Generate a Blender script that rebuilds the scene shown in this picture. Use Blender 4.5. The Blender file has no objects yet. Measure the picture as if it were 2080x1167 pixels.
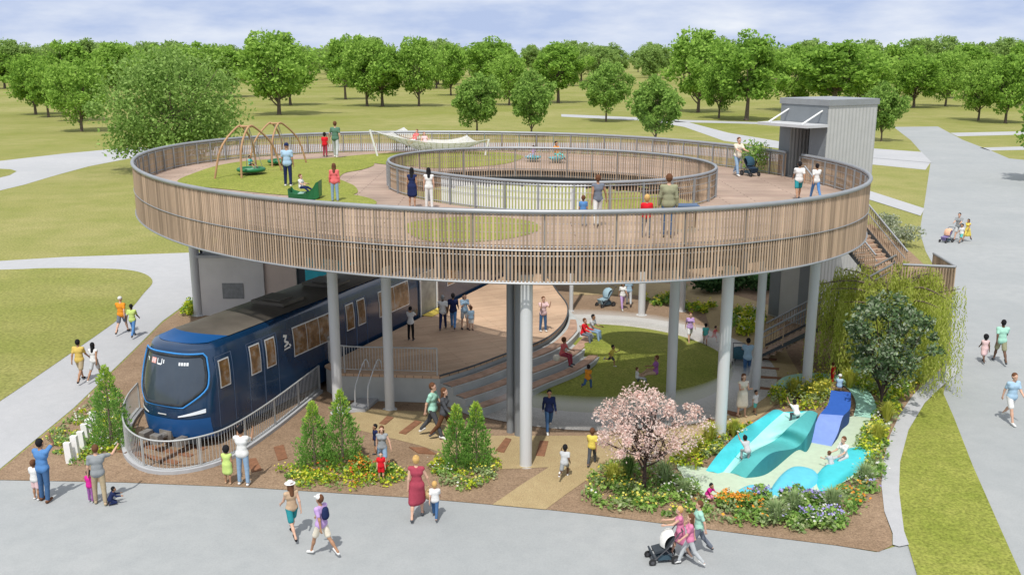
import bpy, math, random
import numpy as np
from mathutils import Vector, Matrix
R = math.radians
random.seed(7); np.random.seed(7)
SC = bpy.context.scene
COL = SC.collection

# ------------------------------------------------------------------ camera model
F = 1945.0; HC = 12.7; PIT = math.atan((583.5-115)/F)
CP, SP = math.cos(PIT), math.sin(PIT)
def W(px, py, z=0.0):
    """point on the horizontal plane z that lies along a line of sight (used to survey the site)"""
    u = (px-1040)/F; v = (583.5-py)/F
    d = (u, CP+v*SP, -SP+v*CP); t = (z-HC)/d[2]
    return Vector((d[0]*t, d[1]*t, z))
cam = bpy.data.cameras.new('camera'); co = bpy.data.objects.new('camera', cam); COL.objects.link(co)
co.location = (0, 0, HC); co.rotation_euler = (R(90)-PIT, 0, 0)
cam.sensor_width = 36; cam.lens = F/2080*36; cam.clip_end = 6000; cam.clip_start = .1
SC.camera = co

# ------------------------------------------------------------------ world & sun
sun_dir = Vector((-0.13, -0.57, 1.0)).normalized()      # towards the sun
el = math.asin(sun_dir.z); az = math.atan2(sun_dir.x, sun_dir.y)
w = bpy.data.worlds.new('World'); SC.world = w; w.use_nodes = True
nt = w.node_tree; nt.nodes.clear(); L = nt.links.new
out = nt.nodes.new('ShaderNodeOutputWorld'); bg = nt.nodes.new('ShaderNodeBackground'); L(bg.outputs[0], out.inputs[0])
sky = nt.nodes.new('ShaderNodeTexSky'); sky.sky_type = 'NISHITA'; sky.sun_disc = False
sky.sun_elevation = el; sky.sun_rotation = az; sky.air_density = 1.0; sky.dust_density = 1.2
tc = nt.nodes.new('ShaderNodeTexCoord')
mp = nt.nodes.new('ShaderNodeMapping'); mp.inputs['Scale'].default_value = (5.0, 5.0, 19); L(tc.outputs['Generated'], mp.inputs[0])
nz = nt.nodes.new('ShaderNodeTexNoise'); nz.inputs['Scale'].default_value = 1.5; nz.inputs['Detail'].default_value = 7; nz.inputs['Roughness'].default_value = .55
L(mp.outputs[0], nz.inputs['Vector'])
cr = nt.nodes.new('ShaderNodeValToRGB'); cr.color_ramp.elements[0].position = .36; cr.color_ramp.elements[1].position = .72
cr.color_ramp.elements[0].color = (3.5, 4.25, 6.0, 1); cr.color_ramp.elements[1].color = (6.3, 6.6, 7.1, 1)
L(nz.outputs['Fac'], cr.inputs[0])
sx = nt.nodes.new('ShaderNodeSeparateXYZ'); L(tc.outputs['Generated'], sx.inputs[0])
mr = nt.nodes.new('ShaderNodeMapRange'); mr.inputs[1].default_value = .1; mr.inputs[2].default_value = .45; mr.inputs[3].default_value = 1; mr.inputs[4].default_value = 0.25
L(sx.outputs[2], mr.inputs[0])
mx = nt.nodes.new('ShaderNodeMixRGB'); L(mr.outputs[0], mx.inputs[0]); L(sky.outputs[0], mx.inputs[1]); L(cr.outputs[0], mx.inputs[2])
mr2 = nt.nodes.new('ShaderNodeMapRange'); mr2.inputs[1].default_value = .12; mr2.inputs[2].default_value = .5; mr2.inputs[3].default_value = 0; mr2.inputs[4].default_value = .8; L(sx.outputs[2], mr2.inputs[0])
mx2 = nt.nodes.new('ShaderNodeMixRGB'); mx2.inputs[2].default_value = (6.6, 6.7, 7.0, 1); L(mr2.outputs[0], mx2.inputs[0]); L(mx.outputs[0], mx2.inputs[1])
L(mx2.outputs[0], bg.inputs[0]); bg.inputs[1].default_value = .138
sl = bpy.data.lights.new('sun', 'SUN'); so = bpy.data.objects.new('sun', sl); COL.objects.link(so)
sl.energy = 3.5; sl.angle = R(1.0); sl.color = (1, .96, .9)
so.rotation_euler = sun_dir.to_track_quat('Z', 'Y').to_euler()
SC.view_settings.view_transform = 'Standard'; SC.view_settings.look = 'None'; SC.view_settings.exposure = 0
SC.render.engine = 'CYCLES'
SC.cycles.max_bounces = 6; SC.cycles.volume_bounces = 3; SC.cycles.transparent_max_bounces = 6

# ------------------------------------------------------------------ materials
MATS = {}
def mat(name, col, rough=.8, var=.14, scale=3.0, bump=0.0, bscale=None, metal=0.0, spec=.3, coords='Object', stretch=(1, 1, 1), emit=0):
    if name in MATS: return MATS[name]
    m = bpy.data.materials.new(name); m.use_nodes = True; n = m.node_tree; b = n.nodes['Principled BSDF']; l = n.links.new
    b.inputs['Roughness'].default_value = rough; b.inputs['Metallic'].default_value = metal
    b.inputs['Specular IOR Level'].default_value = spec
    t = n.nodes.new('ShaderNodeTexCoord'); mpn = n.nodes.new('ShaderNodeMapping'); mpn.inputs['Scale'].default_value = stretch
    l(t.outputs[coords], mpn.inputs[0])
    z = n.nodes.new('ShaderNodeTexNoise'); z.inputs['Scale'].default_value = scale; z.inputs['Detail'].default_value = 6; z.inputs['Roughness'].default_value = .6
    l(mpn.outputs[0], z.inputs['Vector'])
    r = n.nodes.new('ShaderNodeValToRGB'); r.color_ramp.elements[0].position = .3; r.color_ramp.elements[1].position = .7
    r.color_ramp.elements[0].color = tuple(c*(1-var) for c in col)+(1,); r.color_ramp.elements[1].color = tuple(min(1, c*(1+var)) for c in col)+(1,)
    l(z.outputs['Fac'], r.inputs[0]); l(r.outputs[0], b.inputs['Base Color'])
    if bump:
        z2 = n.nodes.new('ShaderNodeTexNoise'); z2.inputs['Scale'].default_value = bscale or scale*6; z2.inputs['Detail'].default_value = 4
        l(mpn.outputs[0], z2.inputs['Vector']); bp = n.nodes.new('ShaderNodeBump'); bp.inputs['Strength'].default_value = bump; bp.inputs['Distance'].default_value = .05
        l(z2.outputs['Fac'], bp.inputs['Height']); l(bp.outputs[0], b.inputs['Normal'])
    MATS[name] = m; return m
def mat2(name, c1, c2, c3, s1=.08, s2=2.5, s3=30, rough=.95, bump=.4, fine=.35):
    """ground with broad patches and fine grain, world-anchored"""
    if name in MATS: return MATS[name]
    m = bpy.data.materials.new(name); m.use_nodes = True; n = m.node_tree; b = n.nodes['Principled BSDF']; l = n.links.new
    b.inputs['Roughness'].default_value = rough; b.inputs['Specular IOR Level'].default_value = .15
    g = n.nodes.new('ShaderNodeNewGeometry')
    def nzn(s, d=5):
        z = n.nodes.new('ShaderNodeTexNoise'); z.inputs['Scale'].default_value = s; z.inputs['Detail'].default_value = d; z.inputs['Roughness'].default_value = .62
        l(g.outputs['Position'], z.inputs['Vector']); return z
    a, bb, cc = nzn(s1), nzn(s2), nzn(s3, 3)
    def ramp(src, lo, hi, p0=.35, p1=.65):
        r = n.nodes.new('ShaderNodeValToRGB'); r.color_ramp.elements[0].position = p0; r.color_ramp.elements[1].position = p1
        r.color_ramp.elements[0].color = tuple(lo)+(1,); r.color_ramp.elements[1].color = tuple(hi)+(1,); l(src.outputs['Fac'], r.inputs[0]); return r
    ra = ramp(a, c1, c2); rb = ramp(bb, (0, 0, 0), (1, 1, 1), .4, .75); rc = ramp(cc, (1-fine,)*3, (1+fine*.85,)*3, .3, .7)
    m1 = n.nodes.new('ShaderNodeMixRGB'); m1.inputs[2].default_value = tuple(c3)+(1,); l(ra.outputs[0], m1.inputs[1])
    mm = n.nodes.new('ShaderNodeMath'); mm.operation = 'MULTIPLY'; mm.inputs[1].default_value = .6; l(rb.outputs[0], mm.inputs[0]); l(mm.outputs[0], m1.inputs[0])
    m2 = n.nodes.new('ShaderNodeMixRGB'); m2.blend_type = 'MULTIPLY'; m2.inputs[0].default_value = 1; l(m1.outputs[0], m2.inputs[1]); l(rc.outputs[0], m2.inputs[2])
    l(m2.outputs[0], b.inputs['Base Color'])
    bp = n.nodes.new('ShaderNodeBump'); bp.inputs['Strength'].default_value = bump; bp.inputs['Distance'].default_value = .04
    l(cc.outputs['Fac'], bp.inputs['Height']); l(bp.outputs[0], b.inputs['Normal'])
    MATS[name] = m; return m
def leafmat(name, cols, trans=.35, rough=.6):
    if name in MATS: return MATS[name]
    m = bpy.data.materials.new(name); m.use_nodes = True; n = m.node_tree; n.nodes.clear(); l = n.links.new
    g = n.nodes.new('ShaderNodeNewGeometry'); r = n.nodes.new('ShaderNodeValToRGB'); r.color_ramp.interpolation = 'LINEAR'
    k = len(cols)
    while len(r.color_ramp.elements) < k: r.color_ramp.elements.new(.5)
    for i, c in enumerate(cols):
        r.color_ramp.elements[i].position = i/(k-1); r.color_ramp.elements[i].color = tuple(c)+(1,)
    l(g.outputs['Random Per Island'], r.inputs[0])
    d = n.nodes.new('ShaderNodeBsdfDiffuse'); t = n.nodes.new('ShaderNodeBsdfTranslucent'); mxs = n.nodes.new('ShaderNodeMixShader'); mxs.inputs[0].default_value = trans
    l(r.outputs[0], d.inputs[0]); l(r.outputs[0], t.inputs[0]); l(d.outputs[0], mxs.inputs[1]); l(t.outputs[0], mxs.inputs[2])
    o = n.nodes.new('ShaderNodeOutputMaterial'); l(mxs.outputs[0], o.inputs[0])
    MATS[name] = m; return m
def plank(name, c1, c2, width=.14, gap=.035, rot=0, rough=.75):
    """timber boards: per-board tint, grain and dark joints, world-anchored"""
    if name in MATS: return MATS[name]
    m = bpy.data.materials.new(name); m.use_nodes = True; n = m.node_tree; b = n.nodes['Principled BSDF']; l = n.links.new
    b.inputs['Roughness'].default_value = rough; b.inputs['Specular IOR Level'].default_value = .2
    g = n.nodes.new('ShaderNodeNewGeometry'); mpn = n.nodes.new('ShaderNodeMapping'); mpn.inputs['Rotation'].default_value = (0, 0, rot); l(g.outputs['Position'], mpn.inputs[0])
    br = n.nodes.new('ShaderNodeTexBrick'); br.inputs['Scale'].default_value = 1; br.inputs['Brick Width'].default_value = 3.2; br.inputs['Row Height'].default_value = width
    br.inputs['Mortar Size'].default_value = width*gap; br.inputs['Color1'].default_value = tuple(c1)+(1,); br.inputs['Color2'].default_value = tuple(c2)+(1,)
    br.inputs['Mortar'].default_value = tuple(x*.35 for x in c1)+(1,); br.offset = .37
    l(mpn.outputs[0], br.inputs['Vector'])
    z = n.nodes.new('ShaderNodeTexNoise'); z.inputs['Scale'].default_value = .5; z.inputs['Detail'].default_value = 6; l(mpn.outputs[0], z.inputs['Vector'])
    r = n.nodes.new('ShaderNodeValToRGB'); r.color_ramp.elements[0].position = .3; r.color_ramp.elements[1].position = .7
    r.color_ramp.elements[0].color = (.75,)*3+(1,); r.color_ramp.elements[1].color = (1.15,)*3+(1,); l(z.outputs['Fac'], r.inputs[0])
    m2 = n.nodes.new('ShaderNodeMixRGB'); m2.blend_type = 'MULTIPLY'; m2.inputs[0].default_value = 1; l(br.outputs['Color'], m2.inputs[1]); l(r.outputs[0], m2.inputs[2])
    l(m2.outputs[0], b.inputs['Base Color']); MATS[name] = m; return m

GRASS = mat2('meadow_grass', (.225, .24, .055), (.32, .30, .115), (.175, .215, .04), .035, .3, 7)
LAWN = mat2('lawn_grass', (.22, .25, .045), (.29, .30, .07), (.17, .215, .03), .35, 2.2, 14, fine=.42)
MULCH = mat2('bark_mulch', (.29, .20, .13), (.36, .255, .17), (.20, .135, .085), .5, 4, 22, bump=.8)
CONC = mat2('grey_concrete', (.325, .345, .35), (.375, .39, .39), (.30, .32, .325), .12, 1.5, 25, rough=.9, bump=.05, fine=.07)
CONCL = mat2('pale_concrete', (.41, .42, .435), (.46, .465, .475), (.385, .395, .405), .12, 2, 25, rough=.9, bump=.05, fine=.07)
TAN = mat2('tan_gravel', (.40, .31, .165), (.46, .36, .20), (.36, .26, .14), .4, 3, 30, bump=.3)
RUST = mat('rust_timber', (.25, .12, .065), .9, .25, 6, .4)
GRAV = mat2('grey_gravel', (.48, .46, .43), (.58, .56, .52), (.40, .39, .36), .3, 3, 30, bump=.3)
DECKW = plank('deck_boards', (.37, .27, .215), (.43, .325, .255), .30, .05)
STAGEW = plank('stage_boards', (.54, .37, .25), (.62, .44, .30), .16, .04, R(-24))
SLAT = mat('slat_timber', (.43, .315, .22), .75, .22, 1.2, .1, stretch=(1, 1, .15))
def islandtint(m, lo, hi):
    n = m.node_tree; b = n.nodes['Principled BSDF']; src = b.inputs['Base Color'].links[0].from_socket; g = n.nodes.new('ShaderNodeNewGeometry'); r = n.nodes.new('ShaderNodeMapRange'); r.inputs[3].default_value = lo; r.inputs[4].default_value = hi
    n.links.new(g.outputs['Random Per Island'], r.inputs[0]); x = n.nodes.new('ShaderNodeVectorMath'); x.operation = 'SCALE'; n.links.new(src, x.inputs[0]); n.links.new(r.outputs[0], x.inputs['Scale']); n.links.new(x.outputs[0], b.inputs['Base Color'])
islandtint(SLAT, .72, 1.25)
STEEL = mat('grey_steel', (.33, .345, .36), .45, .08, 2, metal=.4, spec=.5)
STEELD = mat('dark_steel', (.085, .095, .105), .55, .15, 2, metal=.3)
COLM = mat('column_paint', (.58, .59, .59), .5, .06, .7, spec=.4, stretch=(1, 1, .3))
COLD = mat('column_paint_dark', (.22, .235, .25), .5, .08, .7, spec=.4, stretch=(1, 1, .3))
CWALL = mat('stage_concrete', (.44, .46, .45), .85, .1, 1.2, .15)
BENCHW = mat('bench_timber', (.42, .27, .19), .7, .25, 3)
WHITE = mat('white_paint', (.78, .78, .76), .5, .05, 3)
BARK = mat('bark', (.16, .125, .095), .95, .3, 5, .8)
BARKD = mat('bark_dark', (.06, .04, .035), .95, .3, 5, .8)

# ------------------------------------------------------------------ mesh helpers
class MB:
    def __init__(s): s.v = []; s.f = []; s.m = []; s.smooth = False
    def add(s, vs, fs, mi=0):
        o = len(s.v); s.v += [tuple(v) for v in vs]; s.f += [tuple(i+o for i in f) for f in fs]; s.m += [mi]*len(fs); return s
    def box(s, c, size, rz=0, mi=0, rx=0, ry=0):
        hx, hy, hz = size[0]/2, size[1]/2, size[2]/2
        M = Matrix.Translation(c) @ Matrix.Rotation(rz, 4, 'Z') @ Matrix.Rotation(ry, 4, 'Y') @ Matrix.Rotation(rx, 4, 'X')
        vs = [M @ Vector((x*hx, y*hy, z*hz)) for z in (-1, 1) for y in (-1, 1) for x in (-1, 1)]
        return s.add(vs, [(0, 2, 3, 1), (4, 5, 7, 6), (0, 1, 5, 4), (2, 6, 7, 3), (0, 4, 6, 2), (1, 3, 7, 5)], mi)
    def tube(s, pts, r, n=8, mi=0, cap=True, closed=False):
        pts = [Vector(p) for p in pts]; k = len(pts); rs = r if isinstance(r, (list, tuple)) else [r]*k
        vs = []; fs = []; ref = None
        for i, p in enumerate(pts):
            if closed: t = pts[(i+1) % k]-pts[i-1]
            else: t = pts[min(i+1, k-1)]-pts[max(i-1, 0)]
            t = t.normalized() if t.length > 1e-9 else Vector((0, 0, 1))
            if ref is None: ref = Vector((0, 0, 1)) if abs(t.z) < .9 else Vector((1, 0, 0))
            a = t.cross(ref)
            if a.length < 1e-4: a = t.cross(Vector((1, 0, 0)))
            a.normalize(); b = a.cross(t).normalized(); ref = b
            for j in range(n):
                q = 2*math.pi*j/n; vs.append(p+(a*math.cos(q)+b*math.sin(q))*rs[i])
        m = k if closed else k-1
        for i in range(m):
            for j in range(n):
                a0 = i*n+j; a1 = i*n+(j+1) % n; b0 = ((i+1) % k)*n+j; b1 = ((i+1) % k)*n+(j+1) % n
                fs.append((a0, a1, b1, b0))
        if cap and not closed: fs.append(tuple(range(n-1, -1, -1))); fs.append(tuple((k-1)*n+j for j in range(n)))
        return s.add(vs, fs, mi)
    def prism(s, poly, z0, z1, mi=0, mside=None):
        """vertical extrusion of a simple polygon (any winding)"""
        from mathutils.geometry import tessellate_polygon
        P = [Vector((p[0], p[1], 0)) for p in poly]; n = len(P)
        area = sum(P[i].x*P[(i+1) % n].y-P[(i+1) % n].x*P[i].y for i in range(n))
        if area < 0: P.reverse()
        tri = tessellate_polygon([P])
        def up(t):
            a, b, c = (P[i] for i in t)
            return t if (b-a).cross(c-a).z > 0 else (t[0], t[2], t[1])
        tri = [up(t) for t in tri]
        s.add([(p.x, p.y, z1) for p in P], tri, mi)
        if z0 is not None:
            s.add([(p.x, p.y, z0) for p in P], [(t[0], t[2], t[1]) for t in tri], mi)
            ms = mi if mside is None else mside
            s.add([(p.x, p.y, z0) for p in P]+[(p.x, p.y, z1) for p in P], [(i, (i+1) % n, n+(i+1) % n, n+i) for i in range(n)], ms)
        return s
    def grid(s, rows, mi=0):
        k = len(rows[0]); vs = [p for r in rows for p in r]
        return s.add(vs, [(i*k+j, i*k+j+1, (i+1)*k+j+1, (i+1)*k+j) for i in range(len(rows)-1) for j in range(k-1)], mi)
    def lathe(s, prof, c=(0, 0, 0), n=20, mi=0):
        vs = [(c[0]+r*math.cos(2*math.pi*j/n), c[1]+r*math.sin(2*math.pi*j/n), c[2]+z) for r, z in prof for j in range(n)]
        fs = [(i*n+j, i*n+(j+1) % n, (i+1)*n+(j+1) % n, (i+1)*n+j) for i in range(len(prof)-1) for j in range(n)]
        return s.add(vs, fs, mi)
    def mesh(s, name, mats, smooth=False):
        me = bpy.data.meshes.new(name); me.from_pydata(s.v, [], s.f)
        for m in (mats if isinstance(mats, (list, tuple)) else [mats]): me.materials.append(m)
        me.polygons.foreach_set('material_index', s.m)
        if smooth: me.polygons.foreach_set('use_smooth', [True]*len(s.f))
        me.update(); return me
    def build(s, name, mats, parent=None, smooth=False, **k):
        return link(name, s.mesh(name, mats, smooth), parent, **k)
def link(name, me, parent=None, loc=None, rz=0, sc=None, **k):
    o = bpy.data.objects.new(name, me); COL.objects.link(o)
    if parent is not None: o.parent = parent
    if loc is not None: o.location = loc
    if rz: o.rotation_euler = (0, 0, rz)
    if sc is not None: o.scale = (sc,)*3 if isinstance(sc, (int, float)) else sc
    for a, b in k.items(): o[a] = b
    return o
def thing(name, label, cat, loc=(0, 0, 0), rz=0, group=None, sc=None):
    o = link(name, None, None, loc, rz, sc, label=label, category=cat)
    if group: o['group'] = group
    return o
def T(o, label, cat, group=None, kind=None):
    o['label'] = label; o['category'] = cat
    if group: o['group'] = group
    if kind: o['kind'] = kind
    return o
def cr_spline(pts, k=6, closed=False):
    pts = [Vector(p) for p in pts]; n = len(pts); out = []
    rng = range(n if closed else n-1)
    for i in rng:
        if closed: p0, p1, p2, p3 = pts[i-1], pts[i], pts[(i+1) % n], pts[(i+2) % n]
        else: p0, p1, p2, p3 = pts[max(i-1, 0)], pts[i], pts[i+1], pts[min(i+2, n-1)]
        for j in range(k):
            t = j/k; out.append(.5*((2*p1)+(p2-p0)*t+(2*p0-5*p1+4*p2-p3)*t*t+(3*p1-p0-3*p2+p3)*t**3))
    if not closed: out.append(pts[-1])
    return out
def resample(pts, step, closed=False):
    P = [Vector(p) for p in pts]
    if closed: P.append(P[0].copy())
    d = [0]
    for i in range(1, len(P)): d.append(d[-1]+(P[i]-P[i-1]).length)
    n = max(1, round(d[-1]/step)); out = []; j = 0
    for i in range(n if closed else n+1):
        t = d[-1]*i/n
        while j < len(d)-2 and d[j+1] < t: j += 1
        q = (t-d[j])/max(1e-9, d[j+1]-d[j]); out.append((P[j].lerp(P[j+1], q), (P[j+1]-P[j]).normalized()))
    return out

# ------------------------------------------------------------------ ground
def smoothpoly(px, z=0, k=4): return cr_spline([W(x, y, z) for x, y in px], k, True)
GL = [0]
def ground(name, px, material, lvl, smooth=False, label=None):
    pts = smoothpoly(px) if smooth else [W(x, y) for x, y in px]
    o = MB().prism(pts, None, lvl).build(name, material, kind='structure')
    if label: o['label'] = label
    return o
MB().prism([(-3000, -60), (3000, -60), (3000, 5000), (-3000, 5000)], None, 0).build('ground', GRASS, kind='structure')
z1, z2, z3, z4 = .012, .024, .036, .048
# paths in the meadow
ground('path', [(-500, 340), (0, 327), (130, 312), (262, 300), (600, 293), (1000, 290), (1300, 290), (1480, 303), (1620, 318), (1770, 320), (1890, 330), (1880, 345), (1770, 334), (1600, 330), (1450, 318), (1300, 306), (1000, 305), (700, 307), (262, 322), (180, 338), (110, 357), (50, 375), (0, 387), (-500, 520)], CONCL, z1)
ground('lawn', [(-500, 358), (0, 343), (22, 344), (34, 348), (20, 356), (0, 361), (-500, 430)], GRASS, z2)
ground('path', [(1140, 232), (1330, 240), (1400, 249), (1480, 270), (1600, 290), (1600, 304), (1470, 286), (1390, 258), (1320, 246), (1140, 237)], CONCL, z1)
ground('path', [(1370, 243), (1500, 247), (1600, 250), (1600, 254), (1500, 251), (1370, 248)], CONCL, z1)
# left path and its meadow island
ground('path', [(-700, 545), (0, 530), (130, 522), (390, 513), (560, 508), (760, 508), (760, 545), (560, 560), (430, 590), (385, 612), (330, 652), (270, 712), (150, 828), (0, 952), (-300, 1180), (-900, 1400), (-900, 1000), (-700, 900)], CONCL, z1)
ground('lawn', [(-700, 565), (-300, 552), (0, 548), (90, 545), (180, 545), (255, 548), (295, 557), (310, 573), (292, 596), (252, 640), (130, 727), (0, 815), (-160, 920), (-400, 1050), (-700, 1050)], GRASS, z2, True)
# plaza and wide road at right
ground('plaza', [(-900, 990), (0, 975), (250, 980), (500, 990), (850, 1012), (1100, 1034), (1200, 1045), (1500, 1083), (1700, 1108), (1780, 1121), (1850, 1100), (1905, 850), (1930, 740), (1930, 600), (1880, 510), (1868, 470), (1878, 412), (1890, 331), (1874, 312), (1850, 285), (1815, 258), (1905, 257), (1955, 284), (2010, 305), (2050, 322), (2300, 345), (2900, 500), (3300, 1400), (2300, 2600), (-200, 2600), (-2000, 1500)], CONC, z1)
ground('path', [(1760, 301), (1872, 309), (1893, 331), (1760, 320)], CONCL, z3)
ground('path', [(1760, 386), (1878, 424), (1870, 439), (1760, 404)], CONCL, z3)
ground('path', [(1930, 270), (2300, 262), (2300, 268), (1945, 277)], CONCL, z1)
ground('path', [(1990, 300), (2300, 292), (2300, 300), (2010, 306)], CONCL, z1)
ground('plaza_edge_lawn', [(1911, 788), (1938, 850), (1975, 945), (2038, 1088), (2110, 1250), (2160, 1500), (1960, 1500), (1895, 1280), (1862, 1167), (1836, 1080), (1826, 1000), (1828, 940), (1845, 875), (1878, 820)], LAWN, z3)
# planted mulch bed under and around the structure
bed = [(-150, 1086), (0, 956), (150, 834), (270, 716), (330, 656), (385, 616), (430, 592), (560, 562), (900, 540), (1300, 535), (1600, 500), (1770, 455), (1850, 512), (1900, 560), (1935, 640), (1925, 742), (1888, 770), (1855, 803), (1828, 842), (1808, 885), (1795, 935), (1790, 985), (1796, 1040), (1812, 1085), (1812, 1108), (1785, 1121), (1700, 1108), (1500, 1083), (1200, 1045), (1100, 1034), (850, 1012), (500, 990), (250, 980), (0, 975), (-150, 974)]
ground('mulch_bed', bed, MULCH, z2)
ground('path', [(1925, 742), (1888, 770), (1855, 803), (1828, 842), (1808, 885), (1795, 935), (1790, 985), (1796, 1040), (1813, 1085), (1813, 1108), (1826, 1112), (1846, 1108), (1836, 1080), (1826, 1000), (1828, 940), (1845, 875), (1878, 820), (1911, 788), (1950, 755)], CONCL, z4)
# tan gravel walk, grey ring, lawn
ground('gravel_path', [(1000, 1026), (1060, 985), (1115, 950), (1000, 955), (850, 905), (730, 875), (690, 850), (740, 832), (900, 838), (980, 886), (1240, 886), (1400, 850), (1440, 760), (1450, 690), (1430, 630), (1290, 600), (1160, 600), (1160, 560), (1320, 572), (1460, 590), (1560, 620), (1600, 720), (1630, 770), (1590, 810), (1540, 850), (1500, 870), (1430, 895), (1340, 925), (1240, 950), (1200, 970), (1150, 1005), (1108, 1036)], TAN, z3)
C_L = Vector((3.3, 39.0, 0)); R_L = 6.0
def circ(c, r, n=64, z=0, sx=1, sy=1): return [(c.x+r*sx*math.cos(2*math.pi*i/n), c.y+r*sy*math.sin(2*math.pi*i/n), z) for i in range(n)]
MB().prism(circ(C_L, R_L+1.75, 72), None, z4).build('gravel_path', GRAV, kind='structure')
mb = MB(); rows = []
for i in range(15):
    r = (R_L)*i/14; rows.append([(C_L.x+r*math.cos(q), C_L.y+r*math.sin(q), .05+.32*(1-(i/14)**2)*(1+.8*math.sin(q))) for q in [2*math.pi*j/60 for j in range(61)]])
mb.grid([list(r) for r in rows]); o = mb.build('round_lawn', LAWN, smooth=True, kind='structure')
mm_ = bpy.data.materials.new('mist'); mm_.use_nodes = True; n_ = mm_.node_tree; n_.nodes.clear(); vo = n_.nodes.new('ShaderNodeVolumeScatter'); vo.inputs['Color'].default_value = (1, 1, 1, 1); oo = n_.nodes.new('ShaderNodeOutputMaterial'); n_.links.new(vo.outputs[0], oo.inputs['Volume']); vo.inputs['Density'].default_value = .75
mb = MB(); t_ = []
for i in range(64):
    q = 6.2832*i/64; w_ = .6+.5*max(0, -math.sin(q)); r0 = R_L+.6-w_*1.2; r1 = R_L+.9+w_*.3; t_.append([Vector((C_L.x+r*math.cos(q), C_L.y+r*math.sin(q), z)) for r, z in ((r0, .08), (r0+.35, .55), (r1-.35, .6), (r1, .08), (r0, .08))])
t_.append(t_[0]); mb.grid(t_); o = mb.build('mist', mm_); T(o, 'low white mist drifting over the path round the lawn', 'mist'); o['kind'] = 'stuff'
strips = [[(810, 881), (824, 884), (857, 859), (844, 855)], [(770, 862), (783, 864), (800, 850), (787, 846)], [(1006, 918), (1024, 921), (1039, 894), (1027, 891)], [(1088, 927), (1106, 928), (1114, 898), (1097, 897)], [(556, 910), (576, 905), (584, 932), (565, 937)],
          [(831, 910), (864, 911), (886, 924), (850, 922)], [(700, 915), (722, 912), (726, 936), (706, 940)], [(500, 935), (520, 932), (532, 956), (512, 960)], [(1543, 727), (1578, 730), (1577, 734), (1543, 731)], [(1545, 746), (1583, 749), (1582, 753), (1545, 750)], [(1545, 765), (1588, 768), (1587, 772), (1545, 770)], [(1542, 787), (1580, 791), (1578, 796), (1541, 792)],
          [(1478, 835), (1505, 842), (1500, 849), (1472, 841)], [(1440, 850), (1470, 862), (1462, 868), (1432, 856)], [(640, 955), (660, 950), (668, 972), (648, 977)], [(1555, 706), (1580, 708), (1580, 712), (1555, 710)], [(1470, 640), (1500, 642), (1500, 646), (1470, 644)], [(1400, 620), (1430, 616), (1434, 620), (1402, 624)]]
for s in strips:
    ps = [W(*p) for p in s]; MB().prism(ps, z2, .058).build('paving_strip', RUST, kind='structure')

# ------------------------------------------------------------------ ring walkway
ZT, ZD, ZB = 8.3, 7.15, 6.1
OUT = [(277.4, 332), (282, 319.5), (297, 309.5), (322, 299.6), (359, 291.6), (409, 287), (471, 281), (578, 275), (667, 270), (757, 268), (819, 267), (968, 267), (1093, 270), (1244, 276), (1368, 282), (1430, 288), (1500, 297), (1560, 305), (1600, 310),
       (1639, 314), (1686, 325), (1728, 334), (1756, 346), (1765, 356), (1767, 366), (1748, 379), (1698, 395), (1624, 406), (1549, 413), (1450, 421), (1319, 427), (1120, 430), (944, 427), (819, 421), (720, 416), (633, 408), (533, 399), (459, 389), (384, 379), (334, 368), (302, 357), (282, 347)]
INN = [(779.6, 324), (794.6, 316), (832, 309.5), (894, 304.6), (968, 301), (1120, 300), (1244, 304), (1331, 312), (1393, 319.5), (1431, 327), (1460, 337), (1463, 347), (1418, 355.5), (1344, 362), (1244, 369), (1120, 369), (968, 362), (894, 352), (832, 339), (802, 332)]
oc = [W(x, y, ZT) for x, y in OUT]; ic = [W(x, y, ZT) for x, y in INN]
CC = Vector((-.6, 42.6, 0)); CI = Vector((1.3, 41.2, 0))
def fit(pts, C, order):
    th = np.array([math.atan2(p.y-C.y, p.x-C.x) for p in pts]); r = np.array([math.hypot(p.x-C.x, p.y-C.y) for p in pts])
    A = np.stack([np.ones_like(th)]+[f(k*th) for k in range(1, order+1) for f in (np.cos, np.sin)], 1)
    reg = np.diag([0]+[.02*k*k for k in range(1, order+1) for _ in (0, 1)]); c = np.linalg.solve(A.T@A+reg, A.T@r)
    return lambda t: float(c[0]+sum(c[2*k-1]*math.cos(k*t)+c[2*k]*math.sin(k*t) for k in range(1, order+1)))
fo = fit(oc, CC, 5); fi = fit(ic, CI, 3)
NP = 240
def loop(fn, C, off=0, z=0, t0=0, t1=2*math.pi, n=NP, endpoint=False):
    return [Vector((C.x+(fn(t)+off)*math.cos(t), C.y+(fn(t)+off)*math.sin(t), z)) for t in [t0+(t1-t0)*i/(n-(1 if endpoint else 0)) for i in range(n)]]
LO = loop(fo, CC); 
def inner_at(i):  # matched by angle around CI toward the outer point
    p = LO[i]; t = math.atan2(p.y-CI.y, p.x-CI.x); r = fi(t); return Vector((CI.x+r*math.cos(t), CI.y+r*math.sin(t), 0))
LI = [inner_at(i) for i in range(NP)]
def shrink(P, C, d): return [p+(C-p).normalized()*d for p in P]
ring = thing('ring_walkway', 'elevated circular timber walkway with slatted guard and grey handrail', 'walkway', (CC.x, CC.y, 0))
def rp(mb, name, m, smooth=False, **k):
    o = mb.build(name, m, smooth=smooth, **k); o.parent = ring; o.matrix_parent_inverse = Matrix.Translation((-CC.x, -CC.y, 0)); return o
def z_(P, z): return [Vector((p.x, p.y, z)) for p in P]
def strip(a, b, closed=True):
    A, B = list(a), list(b)
    if closed: A.append(A[0]); B.append(B[0])
    return [A, B]
mb = MB(); mb.grid(strip(z_(LI, ZD), z_(LO, ZD))); rp(mb, 'deck_floor', DECKW)
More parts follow.
